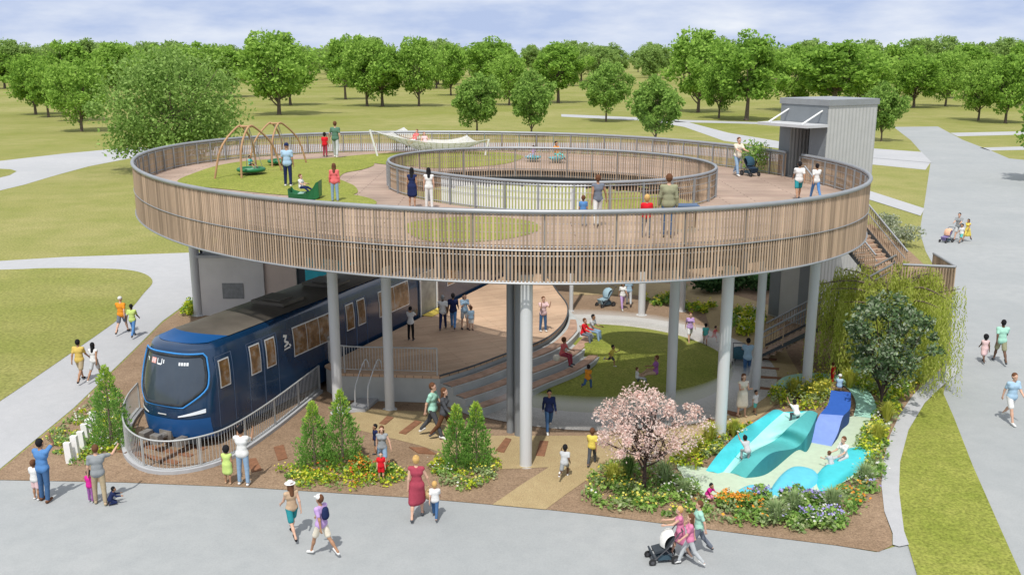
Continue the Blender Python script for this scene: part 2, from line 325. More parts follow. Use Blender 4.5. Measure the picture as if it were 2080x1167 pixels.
Lo2 = shrink(LO, CC, .12); Li2 = [p+(p-CI).normalized()*.1 for p in LI]
mb = MB(); mb.grid(strip(z_(Li2, ZD-.5), z_(Lo2, ZD-.5))); mb.grid(strip(z_(Lo2, ZD-.02), z_(Lo2, ZD-.5))); mb.grid(strip(z_(Li2, ZD-.5), z_(Li2, ZD-.02)))
rp(mb, 'deck_edge', STEELD)
# underside beams
mb = MB()
for i in range(0, NP, 10):
    a = Li2[i].lerp(Lo2[i], .02); b = Li2[i].lerp(Lo2[i], .97); c = (a+b)/2; d = b-a
    mb.box((c.x, c.y, ZD-.68), (d.length, .16, .34), math.atan2(d.y, d.x))
for q in (.12, .5, .88):
    mb.tube([Li2[i].lerp(Lo2[i], q)+Vector((0, 0, ZD-.78)) for i in range(NP)], .13, 6, closed=True)
rp(mb, 'underside_beam', STEELD)
def angle_open(P, lo, hi, C):   # drop guard points in an angular window
    return [p for p in P if not (lo < math.atan2(p.y-C.y, p.x-C.x) < hi)]
# gate gap to the lift
gap_a = W(1590, 309, ZT); gap_b = W(1636, 314, ZT)
ga, gb = sorted([math.atan2(gap_a.y-CC.y, gap_a.x-CC.x), math.atan2(gap_b.y-CC.y, gap_b.x-CC.x)])
GO = loop(fo, CC, 0, 0, gb-2*math.pi+ (2*math.pi), ga+2*math.pi, 400, True)
def slats(mb, P, closed, z0, z1, step, wdt, dep, inward, C):
    for p, t in resample(P, step, closed):
        mb.box((p.x, p.y, (z0+z1)/2), (wdt, dep, z1-z0), math.atan2(t.y, t.x))
mb = MB(); slats(mb, GO, False, ZB, ZT-.08, .112, .056, .03, 0, CC); rp(mb, 'slat_screen', SLAT)
def off(P, C, d, z): return [Vector((p.x, p.y, z))+(Vector((C.x, C.y, 0))-Vector((p.x, p.y, 0))).normalized()*d for p in P]
mb = MB(); mb.tube(off(GO, CC, 0, ZT-.02), .075, 10); rp(mb, 'handrail', STEEL, True)
mb = MB()
for z in (ZT-.13, ZD+.08, ZD-.2, ZB+.06): mb.tube(off(GO, CC, .045, z), .022 if z > ZD-.3 else .03, 6)
mb.tube(off(GO, CC, -.03, ZB+.03), .035, 6); mb.tube(off(GO, CC, -.025, ZD-.02), .018, 5)
rp(mb, 'guard_rail', STEEL)
mb = MB()
for z in (ZT-.38, ZT-.65, ZD+.25): mb.tube(off(GO, CC, .07, z), .008, 4)
rp(mb, 'guard_wire', STEEL)
pm = MB().box((0, 0, (ZB+ZT-.08)/2), (.035, .07, ZT-.08-ZB)).mesh('post', STEEL)
bm_ = MB().box((0, 0, ZD-.62), (.16, .18, .62)).mesh('bracket', STEELD)
for p, t in resample(off(GO, CC, .1, 0), 1.06):
    a = math.atan2(t.y, t.x)
    o = link('post', pm, ring, (p.x-CC.x, p.y-CC.y, 0), a)
    o = link('bracket', bm_, ring, (p.x-CC.x, p.y-CC.y, 0), a)
# inner guard
IG = loop(fi, CI, -.02)
mb = MB(); mbw = MB(); wa, wb = W(895, 352, ZT), W(1188, 369, ZT); wa = math.atan2(wa.y-CI.y, wa.x-CI.x); wb = math.atan2(wb.y-CI.y, wb.x-CI.x)
for p, t in resample(IG, .125, True):
    a_ = math.atan2(p.y-CI.y, p.x-CI.x); wh = wa < a_ < wb
    (mbw if wh else mb).box((p.x, p.y, (ZD-.3+ZT-.08)/2), (.06 if wh else .04, .03, ZT-.08-ZD+.3), math.atan2(t.y, t.x))
rp(mb, 'inner_slat_screen', SLAT); rp(mbw, 'white_picket_screen', WHITE)
mb = MB(); mb.tube(z_(IG, ZT-.02), .06, 8, closed=True); rp(mb, 'inner_handrail', STEEL, True)
mb = MB()
for z in (ZT-.13, ZD+.08, ZD-.25): mb.tube(z_([p+(p-CI).normalized()*.04 for p in IG], z), .02, 5, closed=True)
for z in (ZT-.38, ZT-.62): mb.tube(z_([p+(p-CI).normalized()*.05 for p in IG], z), .009, 4, closed=True)
rp(mb, 'inner_guard_rail', STEEL)
pm2 = MB().box((0, 0, (ZD-.3+ZT-.08)/2), (.05, .08, ZT-.08-ZD+.3)).mesh('inner_post', STEEL)
for p, t in resample([p+(p-CI).normalized()*.07 for p in IG], 1.3, True):
    link('inner_post', pm2, ring, (p.x-CC.x, p.y-CC.y, 0), math.atan2(t.y, t.x))
# turf mounds on the deck
def mound(name, px, h, label, z=ZD, m=LAWN):
    P = smoothpoly(px, z, 5); c = sum(P, Vector())/len(P); mb = MB(); rows = []
    for i in range(7):
        q = i/6; rows.append([c.lerp(p, q)+Vector((0, 0, .02+h*(1-q**2.2))) for p in P+[P[0]]])
    mb.grid(rows); o = mb.build(name, m, smooth=True); T(o, label, 'lawn mound'); o['kind'] = 'thing'
    return o
mound('turf_mound', [(362, 372), (400, 350), (455, 334), (530, 325), (620, 324), (690, 320), (745, 325), (760, 335), (735, 345), (700, 352), (690, 366), (720, 378), (716, 396), (600, 398), (480, 387)], .22, 'largest grass mound on the deck, under the saucer swings')
mound('turf_mound', [(640, 398), (700, 394), (750, 403), (765, 413), (740, 420), (660, 418)], .05, 'small grass patch beside the green rocking boat')
mound('turf_mound', [(690, 321), (760, 313), (830, 310), (900, 312), (960, 308), (1040, 312), (1062, 320), (1020, 334), (900, 342), (840, 338), (770, 333)], .16, 'grass mound under the stretched white net')
mound('turf_mound', [(820, 462), (850, 449), (930, 441), (1020, 442), (1085, 452), (1095, 467), (1050, 482), (960, 492), (860, 488)], .15, 'grass mound behind the front slats of the walkway')
mound('turf_mound', [(1200, 412), (1230, 402), (1300, 398), (1370, 402), (1400, 413), (1370, 424), (1260, 426)], .1, 'grass mound against the inner guard near the blue topped drum')

# columns
cm = MB().lathe([(.26, 0), (.26, .03), (.175, .035), (.17, .05), (.17, ZD-.95), (.21, ZD-.94), (.21, ZD-.85)], n=20).mesh('column', COLM, False)
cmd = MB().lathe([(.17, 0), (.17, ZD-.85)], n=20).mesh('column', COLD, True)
def column(px, py, label, dark=False, s=1.0, g='round columns carrying the walkway'):
    p = W(px, py); o = link('support_column', cmd if dark else cm, None, (p.x, p.y, 0), 0, (s, s, 1)); T(o, label, 'column', g); return o
column(1068, 945, 'thick pale round column nearest the plaza, sunlit at its foot', s=1.15)
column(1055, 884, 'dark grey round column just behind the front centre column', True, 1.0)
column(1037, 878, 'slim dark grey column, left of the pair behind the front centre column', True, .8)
column(1462, 892, 'pale round column beside the yellow planting and the climbing waves', s=1.15)
column(1637, 797, 'pale round column rising from the yellow grass mound of the playground', s=1.1)
column(792, 832, 'grey round column in front of the stage corner', s=1.05)
column(1362, 812, 'pale round column at the right edge of the round lawn', s=1.1)
column(1535, 790, 'round column beside the person pushing the pram', s=.95)
column(687, 838, 'pale round column between the train and the stage, behind the conifers', s=1.1)
column(404, 640, 'leftmost round column, on the far side of the train', s=1.4)
column(1303, 640, 'slim round column at the far end of the round lawn path', s=1.05)
column(1385, 632, 'round column behind the flower strip on the far side of the lawn', s=.9)
column(1160, 632, 'slim white column standing at the back rim of the stage', s=.6)
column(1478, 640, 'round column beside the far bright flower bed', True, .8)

# ------------------------------------------------------------------ lift tower
def Wd(px, py, d):    # point on a line of sight at forward distance d (y)
    u = (px-1040)/F; v = (583.5-py)/F; dd = (u, CP+v*SP, -SP+v*CP); t = d/dd[1]; return Vector((dd[0]*t, d, HC+dd[2]*t))
lc = Wd(1685, 203, 44.2); LZ = lc.z
ax = Vector((.86, .51, 0)).normalized(); ay = Vector((-.51, .86, 0)).normalized()
lw, ld = 3.3, 2.9
def lp(a, b, z): return Vector((lc.x, lc.y, 0))+ax*a+ay*b+Vector((0, 0, z))
lift = thing('lift_tower', 'tall grey metal clad lift tower with flat roof beside the walkway', 'lift tower', (lc.x, lc.y, 0))
def lpart(mb, name, m, **k):
    o = mb.build(name, m, **k); o.parent = lift; o.matrix_parent_inverse = Matrix.Translation((-lc.x, -lc.y, 0)); return o
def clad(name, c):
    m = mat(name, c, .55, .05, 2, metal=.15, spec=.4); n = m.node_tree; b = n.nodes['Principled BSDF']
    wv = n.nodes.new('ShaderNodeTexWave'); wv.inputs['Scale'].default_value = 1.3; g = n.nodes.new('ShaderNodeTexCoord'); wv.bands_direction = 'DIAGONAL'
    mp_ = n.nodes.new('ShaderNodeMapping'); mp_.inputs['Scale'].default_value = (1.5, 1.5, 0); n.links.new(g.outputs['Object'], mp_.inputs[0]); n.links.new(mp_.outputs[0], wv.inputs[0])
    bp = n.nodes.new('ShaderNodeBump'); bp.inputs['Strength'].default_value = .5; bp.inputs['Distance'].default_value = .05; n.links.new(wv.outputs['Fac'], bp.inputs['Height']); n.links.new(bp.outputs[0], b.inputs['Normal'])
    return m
CLAD = clad('tower_cladding', (.50, .50, .48)); CLAD_SHADE = clad('tower_cladding_shaded', (.22, .24, .255));  # same cladding twice; the darker tone paints shade on the entrance side
mb = MB()
# walls with a door recess in the b-side face (facing the deck)
P = [lp(0, 0, 0), lp(lw, 0, 0), lp(lw, ld, 0), lp(0, ld, 0)]
D0, D1 = 1.0, 2.2
Q = [lp(0, 0, 0), lp(lw, 0, 0), lp(lw, ld, 0), lp(0, ld, 0), lp(0, D1, 0), lp(1.2, D1, 0), lp(1.2, D0, 0), lp(0, D0, 0)]
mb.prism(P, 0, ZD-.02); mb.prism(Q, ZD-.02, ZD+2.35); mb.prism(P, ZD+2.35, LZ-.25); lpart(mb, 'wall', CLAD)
mb = MB(); mb.prism([lp(-.06, -.06, 0), lp(lw+.06, -.06, 0), lp(lw+.06, ld+.06, 0), lp(-.06, ld+.06, 0)], LZ-.27, LZ); lpart(mb, 'roof', STEEL)
mb = MB(); mb.prism([lp(1.17, D0+.04, 0), lp(1.19, D0+.04, 0), lp(1.19, D1-.04, 0), lp(1.17, D1-.04, 0)], ZD, ZD+2.25); lpart(mb, 'door', STEELD)
mb = MB(); mb.prism([lp(-1.45, -.1, 0), lp(-.06, -.1, 0), lp(-.06, ld+.05, 0), lp(-1.45, ld+.05, 0)], ZD+2.42, ZD+2.55)
cp = lpart(mb, 'canopy', mat('canopy_metal', (.55, .56, .57), .5, .05, 2))
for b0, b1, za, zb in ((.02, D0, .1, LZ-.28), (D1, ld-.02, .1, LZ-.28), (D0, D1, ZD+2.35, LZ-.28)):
    lpart(MB().prism([lp(-.02, b0, 0), lp(-.002, b0, 0), lp(-.002, b1, 0), lp(-.02, b1, 0)], za, zb), 'entrance_shade_cladding', CLAD_SHADE)  # thin sheets carrying the painted shade of the deck-facing side
for b in (.35, ld-.5):
    mb = MB(); mb.tube([lp(0, b, LZ-.5), lp(-1.3, b, ZD+2.56)], .04, 6); lpart(mb, 'canopy_strut', WHITE)
mb = MB(); bb = lp(.5, -.012, 0)
mb.prism([lp(-.012, D0-.5, 0), lp(0, D0-.5, 0), lp(0, D0-.1, 0), lp(-.012, D0-.1, 0)], ZD+1.0, ZD+1.5); lpart(mb, 'call_panel', STEELD)

# ------------------------------------------------------------------ stairs
STW = plank('stair_boards', (.42, .31, .23), (.50, .37, .28), .3, .05)
def stair_flight(name, a, b, width, n, label, open_side=0):
    """a = top centre, b = bottom centre"""
    root = thing(name, label, 'stairs', (b.x, b.y, 0)); a = Vector(a); b = Vector(b)
    d = Vector((b.x-a.x, b.y-a.y, 0)); Ld = d.length; d.normalize(); s_ = Vector((-d.y, d.x, 0)); rise = (a.z-b.z)/n; go = Ld/n; rz = math.atan2(d.y, d.x)
    def pp(mb, nm, m):
        o = mb.build(nm, m, root); o.matrix_parent_inverse = Matrix.Translation((-b.x, -b.y, 0)); return o
    for i in range(n):
        c = a+d*(go*(i+.5)); z = a.z-rise*(i+1)+rise
        mb = MB(); mb.box((c.x, c.y, z-rise+ -.03+.0), (go+.03, width, .06), rz); pp(mb, 'tread', STW)
    mb = MB()
    for i in range(n): 
        c = a+d*(go*(i+.98)); mb.box((c.x, c.y, a.z-rise*(i+1.5)-.06), (.02, width-.02, rise-.07), rz)
    pp(mb, 'riser', BENCHW)
    for sg in (-1, 1):
        mb = MB(); e = s_*(sg*(width/2+.03)); p0 = a+e; p1 = b+e
        mb.add([p0+Vector((0, 0, .06)), p1+Vector((0, 0, .12)), p1+Vector((0, 0, -.1 if b.z > 0.2 else 0.0)), p0+Vector((0, 0, -.3)), p0+Vector((0, 0, .06))+e*.04, p1+Vector((0, 0, .12))+e*.04, p1+Vector((0, 0, -.1 if b.z > .2 else 0))+e*.04, p0+Vector((0, 0, -.3))+e*.04],
               [(0, 1, 2, 3), (7, 6, 5, 4), (0, 4, 5, 1), (3, 2, 6, 7)]); pp(mb, 'stringer', STEELD)
        mb = MB()
        nn = int(Ld/.11)
        for i in range(nn+1):
            q = i/nn; p = p0.lerp(p1, q)+e*.04
            if sg == open_side:
                if i % 12 == 0: mb.box((p.x, p.y, p.z+.55), (.04, .04, 1.05), rz)
            else: mb.box((p.x, p.y, p.z+.55), (.04, .025, 1.0), rz)
        if sg == open_side:
            for hh_ in (.35, .6): mb.tube([p0+Vector((0, 0, hh_)), p1+Vector((0, 0, hh_))], .012, 5)
        pp(mb, 'guard_slats', SLAT)
        mb = MB(); mb.tube([p0+Vector((0, 0, 1.1)), p1+Vector((0, 0, 1.1))], .04, 8); mb.tube([p0+Vector((0, 0, .82))-e*.12, p1+Vector((0, 0, .82))-e*.12], .022, 6); pp(mb, 'handrail', STEEL)
    return root
LA = Vector((16.6, 38.3, 3.6))
stair_flight('staircase', Vector((14.0, 43.6, ZD-.35)), Vector((15.9, 39.3, 3.6)), 1.7, 20, 'upper timber stair flight dropping from the walkway edge to the landing')
stair_flight('staircase', Vector((15.5, 38.0, 3.6)), Vector((10.9, 40.2, .05)), 2.1, 19, 'lower timber stair flight descending to the gravel path behind the willow', 1)
lan = thing('stair_landing', 'timber landing with slatted guard between the two stair flights', 'landing', (16.6, 38.0, 0))
def lnp(mb, nm, m):
    o = mb.build(nm, m, lan); o.matrix_parent_inverse = Matrix.Translation((-16.6, -38.0, 0)); return o
LPt = [(15.45, 37.0), (17.35, 36.6), (17.6, 39.2), (15.35, 39.35)]
lnp(MB().prism(LPt, 3.35, 3.6), 'floor', STW)
mb = MB(); mb2 = MB()
for a, b in ((LPt[0], LPt[1]), (LPt[1], LPt[2])):
    for p, t in resample([Vector(a+(0,)), Vector(b+(0,))], .11): mb.box((p.x, p.y, 4.1), (.04, .025, 1.2), math.atan2(t.y, t.x))
    mb2.tube([a+(4.72,), b+(4.72,)], .05, 8)
lnp(mb, 'guard_slats', SLAT); lnp(mb2, 'handrail', STEEL)
for x, y in LPt: lnp(MB().tube([(x*.985+.25, y*.995+.2, 0), (x*.985+.25, y*.995+.2, 3.35)], .09, 10), 'post', COLD)

# ------------------------------------------------------------------ train
TF = Vector((-9.73, 30.2, 0)); TA = Vector((.405, .914, 0)).normalized(); TN = Vector((TA.y, -TA.x, 0))   # along, outward right
BLUE = mat('train_blue', (.005, .032, .085), .22, .25, .5, spec=.6)
b_ = BLUE.node_tree.nodes['Principled BSDF']; b_.inputs['Coat Weight'].default_value = .5; b_.inputs['Coat Roughness'].default_value = .08
BLUEB = mat('train_nose_blue', (.01, .085, .26), .3, .1, .6, spec=.5)
ROOFM = mat('train_roof', (.13, .115, .095), .38, .4, .35, .05)
GLASS = mat('dark_glass', (.045, .06, .08), .12, .15, .8, spec=.7)
WARM = mat('train_interior', (.22, .14, .075), .15, .85, 2.6, spec=.7)
_r = [n for n in WARM.node_tree.nodes if n.type == 'VALTORGB'][0]; _r.color_ramp.elements[0].color = (.05, .03, .02, 1); _r.color_ramp.elements[1].color = (.36, .35, .33, 1); _r.color_ramp.elements.new(.5).color = (.24, .13, .05, 1)
UND = mat('underframe', (.03, .035, .04), .7, .4, 4, .4)
ALU = mat('window_frame', (.75, .77, .78), .35, .05, 4, metal=.2)
train = thing('subway_train', 'dark blue subway train with curved windshield parked beside the timber stage', 'train', TF)
TM = Matrix(((TA.x, -TN.x, 0, 0), (TA.y, -TN.y, 0, 0), (0, 0, 1, 0), (0, 0, 0, 1)))   # local x along, local y to the left
train.rotation_euler = TM.to_euler()
def tp(mb, name, m, par=None, smooth=False): return mb.build(name, m, par or train, smooth)
WT = 2.95; RL = 24.0
def prof(z):   # inward offset of the side wall
    return .0 if z < 2.2 else .16*((z-2.2)/1.25)**2
def nosex(wn, z):   # x of the nose surface; wn in -1..1
    a = abs(wn); base = -1.12+.72*a**3.0
    rake = .0
    if z > 1.35: rake = .50*((z-1.35)/2.0)**1.35
    if z < 1.1: rake = .14*((1.1-z)/.7)**1.5
    return base+rake
def sect(z, n=22):
    """horizontal outline of the body at height z: right side back -> nose -> left side back"""
    y0 = prof(z); h = WT/2-y0; c = WT/2; pts = [(RL, c-h), (15, c-h), (8, c-h), (2.0, c-h), (.6+nosex(1, z)+.0, c-h)]
    for i in range(n+1):
        wn = -1+2*i/n; wn = math.copysign(abs(wn)**.75, wn); pts.append((nosex(wn, z), c+wn*h))
    pts += [(.6+nosex(1, z), c+h), (2.0, c+h), (8, c+h), (15, c+h), (RL, c+h)]
    return pts
zs = [.36, .5, .8, 1.1, 1.35, 1.7, 2.0, 2.3, 2.6, 2.9, 3.1, 3.25, 3.34]
mb = MB(); rows = [[Vector((x, y, z)) for x, y in sect(z)] for z in zs]
mb.grid(rows)
# rounded cant rail
top = sect(3.34)
def inset(pts, d, z): return [Vector((x+(d*1.4 if x < 2 else 0), y+(d if y < WT/2-.02 else -d if y > WT/2+.02 else 0)*min(1, abs(y-WT/2)/.5), z)) for x, y in pts]
mb.grid([[Vector((x, y, 3.34)) for x, y in top], inset(top, .05, 3.42), inset(top, .15, 3.48), inset(top, .28, 3.51)])
o = tp(mb, 'body', BLUE, smooth=True)
# roof panel, slightly crowned, starting behind the nose hood
mb = MB(); rows = []
for i in range(2):
    rows.append([Vector(((.95-.45*(1-abs(q)**2) if i == 0 else RL), WT/2+q*(WT/2-.30), 3.515+.09*(1-q*q)*1.0)) for q in [-1+2*j/16 for j in range(17)]])
mb.grid(rows); rfo = tp(mb, 'roof', ROOFM, smooth=True)
mb = MB(); rows = [[Vector((nosex(q*.82, 3.34)+.30+.14*0, WT/2+q*(WT/2-.42), 3.50)) for q in [-1+2*j/16 for j in range(17)]], rows[0]]
mb.grid(rows); tp(mb, 'nose_hood', BLUEB, smooth=True)
for x in (5.2, 8.4, 12.0, 16.5):
    mb = MB(); mb.box((x, WT/2, 3.66), (1.3, 1.5, .12)); mb.box((x, WT/2, 3.73), (.8, .8, .05)); tp(mb, 'roof_unit', ROOFM, rfo)
# windshield
def shield(zz):
    # half width as function of height 1.62..3.16
    t = (zz-1.60)/(3.18-1.60); return (.54+.43*min(1, math.sin(min(1, t/.42)*math.pi/2))-.06*max(0, t-.6)/.4)
mb = MB(); rows = []
for i in range(15):
    z = 1.60+(3.16-1.60)*i/14; hw = shield(z)*.92
    if i == 14: hw *= .95
    rows.append([Vector((nosex(hw*q, z)-.022, WT/2+hw*q*(WT/2-prof(z))*1.0, z)) for q in [-1+2*j/20 for j in range(21)]])
mb.grid(rows); ws = tp(mb, 'windshield', GLASS, smooth=True)
ws2 = MB(); edge = []
for r in rows: edge.append(r[0])
edge = rows[0][:]+[r[-1] for r in rows[1:]]+rows[-1][::-1][1:]+[r[0] for r in rows[::-1]][1:-1]
ws2.tube(edge, .05, 8, closed=True); tp(ws2, 'windshield_seal', UND, ws)
rim_ = MB(); zc_ = 2.4; rim_.tube([Vector((p.x-.0+.02, WT/2+(p.y-WT/2)*1.075, zc_+(p.z-zc_)*1.10)) for p in edge], .03, 6, closed=True); tp(rim_, 'windshield_rim_glint', mat('rim_glint_blue', (.05, .26, .62), .3, .1, 2), ws)  # lighter blue tube paints the highlight along the windshield edge
# destination display pieces behind the glass top
def onnose(wn, z, off_=.034): return Vector((nosex(wn, z)-off_, WT/2+wn*(WT/2-prof(z)), z))
def patch(mb, w0, w1, z0, z1, off_=.034):
    mb.grid([[onnose(w0+(w1-w0)*j/3, z, off_) for j in range(4)] for z in (z0, z1)])
DISR = mat('display_red', (.75, .35, .30), .5, .1); DISW = mat('display_white', (.75, .78, .8), .5, .05)
mb = MB(); patch(mb, .30, .46, 2.84, 3.02); dsp = tp(mb, 'route_display', DISR, ws)
mb = MB(); patch(mb, .325, .345, 2.86, 3.0, .04); patch(mb, .415, .435, 2.86, 3.0, .04); patch(mb, .36, .372, 2.92, 2.99, .04); patch(mb, .388, .40, 2.92, 2.99, .04); patch(mb, .372, .388, 2.89, 2.94, .04); tp(mb, 'display_letter', DISW, ws)
mb = MB()
for a, b, c, d in ((.24, .265, 2.84, 3.02), (.11, .135, 2.84, 3.02), (.135, .24, 2.82, 2.87), (.05, .08, 2.88, 3.0)): patch(mb, a, b, c, d)
tp(mb, 'display_letter', DISW, ws)
mb = MB()
for a in (-.36, -.42, -.48, -.54): patch(mb, a-.045, a, 2.87, 2.97); 
tp(mb, 'display_number', DISW, ws)
mb = MB(); patch(mb, .58, .61, 2.86, 2.97); patch(mb, .61, .66, 2.93, 2.97); tp(mb, 'display_letter', DISW, ws)
# lower nose detail
mb = MB(); rows = []
for z in (.44, .62, .82, 1.0, 1.12):
    rows.append([onnose(q*.97, z, .02) for q in [-1+2*j/24 for j in range(25)]])
mb.grid(rows); tp(mb, 'bumper', BLUEB, smooth=True)
LAMP = mat('headlight', (.85, .9, .95), .2, .02, 4, spec=.6)
for sg in (-1, 1):
    mb = MB(); r0 = []; r1 = []
    for j in range(9):
        q = j/8; wn = sg*(.42+.5*q); zc = 1.22+.16*q; t = .02+.05*q
        r0.append(onnose(wn, zc-t, .035)); r1.append(onnose(wn, zc+t, .035))
    mb.grid([r0, r1]); tp(mb, 'headlight', LAMP, smooth=True)
mb = MB(); mb.grid([[onnose(-.12+.24*j/4, z, .035) for j in range(5)] for z in (1.24, 1.28)]); tp(mb, 'nose_badge', ALU)
# coupler and underframe
mb = MB(); mb.box((-.65, WT/2, .5), (.9, .5, .3)); mb.tube([(-1.0, WT/2, .5), (-1.45, WT/2, .5)], .11, 10); mb.box((-1.5, WT/2, .5), (.22, .34, .3)); mb.box((-1.2, WT/2+.75, .42), (.4, .25, .25)); mb.box((-1.2, WT/2-.75, .42), (.4, .25, .25)); tp(mb, 'coupler', mat('coupler_metal', (.3, .28, .25), .6, .3, 5, metal=.5))
mb = MB(); mb.box((RL/2+.3, WT/2, .33), (RL-.8, WT-.5, .3))
for x in (2.2, 3.0, 6.5, 9, 12, 15): mb.box((x+.6, WT/2, .28), (1.1, WT-.3, .34))
mb.box((-.3, WT/2, .36), (1.2, 2.2, .2)); tp(mb, 'underframe', UND)
for x in (1.9, 4.1, 16, 18.2):
    for y in (.42, WT-.42):
        mb = MB(); mb.tube([(x, y-.07, .43), (x, y+.07, .43)], .42, 20); tp(mb, 'wheel', UND)
# side windows (right side, local y=0-)
def swin(x0, x1, z0, z1, nm='window', panes=1, door=False):
    y = -.012; mb = MB(); f = .045
    def q(xa, xb, za, zb, yo): mb.grid([[Vector((x, yo+prof(za+(zb-za)*i/8), za+(zb-za)*i/8)) for x in (xa, xb)] for i in range(9)])
    q(x0-f, x1+f, z0-f, z1+f, y); fr = tp(mb, nm, ALU)
    pw = (x1-x0)/panes
    for i in range(panes):
        mb = MB(); q(x0+pw*i+(.02 if i else 0), x0+pw*(i+1)-(.02 if i < panes-1 else 0), z0, z1, y-.008); tp(mb, 'pane', WARM, fr)
    return fr
def lwin(x0, x1, z0, z1):
    mb = MB(); mb.add([(x0, WT+.012-prof(z0), z0), (x1, WT+.012-prof(z0), z0), (x1, WT+.012-prof(z1), z1), (x0, WT+.012-prof(z1), z1)], [(3, 2, 1, 0)]); tp(mb, 'window', GLASS)
def sdoor(x0, x1, z0=.62, z1=3.06):
    mb = MB()
    for xa in (x0, x1): mb.add([(xa-.015, -.006+prof(z), z) if k == 0 else (xa+.015, -.006+prof(z), z) for z in (z0, 2.2, 2.7, z1) for k in (0, 1)], [(0, 1, 3, 2), (2, 3, 5, 4), (4, 5, 7, 6)])
    mb.add([(x0, -.006+prof(z1), z1-.015), (x1, -.006+prof(z1), z1-.015), (x1, -.006+prof(z1), z1+.015), (x0, -.006+prof(z1), z1+.015)], [(0, 1, 2, 3)])
    return tp(mb, 'door_frame', mat('door_line', (.1, .15, .25), .4, .05))
sdoor(-.08, .72); swin(.08, .52, 2.0, 2.88)
sdoor(1.52, 2.32); sdoor(2.36, 3.14); swin(1.66, 2.14, 1.95, 2.92); swin(2.52, 2.98, 1.95, 2.92)
swin(4.12, 6.5, 1.92, 2.95, panes=3)
sdoor(7.5, 8.28); sdoor(8.32, 9.1); swin(7.62, 8.12, 1.98, 2.97); swin(8.46, 8.96, 1.98, 2.97)
swin(10.1, 12.55, 1.92, 2.95, panes=2)
for x in (.3, 2.3, 4.6, 8.0, 11.0, 14.5, 17.5): lwin(x, x+1.2, 1.95, 2.9)
# open doorway with yellow threshold
mb = MB(); mb.box((14.35, .02, 2.05), (1.45, .08, 1.95)); dw = tp(mb, 'doorway', mat('doorway_inside', (.30, .30, .27), .6, .3, 2))
mb = MB(); mb.box((14.35, -.35, 1.12), (1.5, .5, .03)); tp(mb, 'threshold', mat('yellow_plate', (.8, .62, .12), .6, .1), dw)
mb = MB(); mb.box((13.55, -.05, 2.0), (.08, .06, 2.1)); mb.box((15.15, -.05, 2.0), (.08, .06, 2.1)); tp(mb, 'door_jamb', ALU, dw)
swin(16.3, 17.4, 1.95, 2.95)
# white mark on the side
mb = MB()
def sq(x0, z0, x1, z1, t=.05):
    d = Vector((x1-x0, z1-z0)).normalized(); nn_ = Vector((-d.y, d.x))*t/2
    mb.add([(x0-nn_.x, -.02+prof(z0), z0-nn_.y), (x1-nn_.x, -.02+prof(z1), z1-nn_.y), (x1+nn_.x, -.02+prof(z1), z1+nn_.y), (x0+nn_.x, -.02+prof(z0), z0+nn_.y)], [(0, 1, 2, 3)])
sq(3.52, 2.83, 3.72, 2.78, .09); sq(3.70, 2.80, 3.56, 2.62, .09); sq(3.56, 2.62, 3.78, 2.52, .08); sq(3.78, 2.52, 3.52, 2.42, .09); sq(3.50, 2.32, 3.86, 2.34, .06); sq(3.82, 2.46, 3.9, 2.36, .06)
tp(mb, 'white_logo', WHITE)
# track and front guard
rail_m = mat('rail_steel', (.20, .13, .09), .6, .3, 3, metal=.4)
trk = thing('railway_track', 'short length of track under the blue train inside the curved railing', 'track', TF); trk.rotation_euler = train.rotation_euler
for y in (.75, 2.2): MB().box((10.5, y, .09), (25.4, .07, .12)).build('rail', rail_m, trk)
for i in range(12): MB().box((-1.9+.62*i, WT/2, .03), (.22, 2.5, .05)).build('sleeper', RUST, trk)

GRL = mat('picket_steel', (.46, .47, .46), .5, .08, 3, metal=.2)
def railing(name, pts, h, label, cat='railing', step=.12, kerb=True, z0=0, m=GRL, r=.011):
    pts = cr_spline(pts, 6); c = pts[len(pts)//2]; root = thing(name, label, cat, (c.x, c.y, z0)); im = Matrix.Translation((-c.x, -c.y, -z0))
    def pp(mb, nm, mm, sm=False):
        o = mb.build(nm, mm, root, sm); o.matrix_parent_inverse = im
    mb = MB()
    for p, t in resample(pts, step): mb.tube([(p.x, p.y, z0+.14), (p.x, p.y, z0+h)], r, 5, cap=False)
    pp(mb, 'pickets', m)
    mb = MB(); mb.tube([(p.x, p.y, z0+h) for p in pts], .03, 8); pp(mb, 'top_rail', m, True)
    mb = MB(); mb.tube([(p.x, p.y, z0+.16) for p in pts], .016, 6); pp(mb, 'bottom_rail', m)
    for p, t in resample(pts, 1.8): pp(MB().box((p.x, p.y, z0+h/2), (.05, .05, h), math.atan2(t.y, t.x)), 'post', m)
    if kerb:
        a = [p+Vector((-t.y, t.x, 0))*.13 for p, t in resample(pts, .4)]; b = [p-Vector((-t.y, t.x, 0))*.13 for p, t in resample(pts, .4)]
        mb = MB(); q = lambda P, z: [Vector((p.x, p.y, z)) for p in P]
        mb.grid([q(b, 0), q(b, .14), q(a, .14), q(a, 0)]); pp(mb, 'kerb', CONCL)
    return root
railing('barrier_railing', [W(650, 797), W(560, 870), W(480, 925), W(420, 950), W(350, 962), W(295, 955), W(262, 930), W(255, 895), W(265, 862), W(285, 835)], 1.1, 'curved grey picket railing wrapping round the nose of the train')

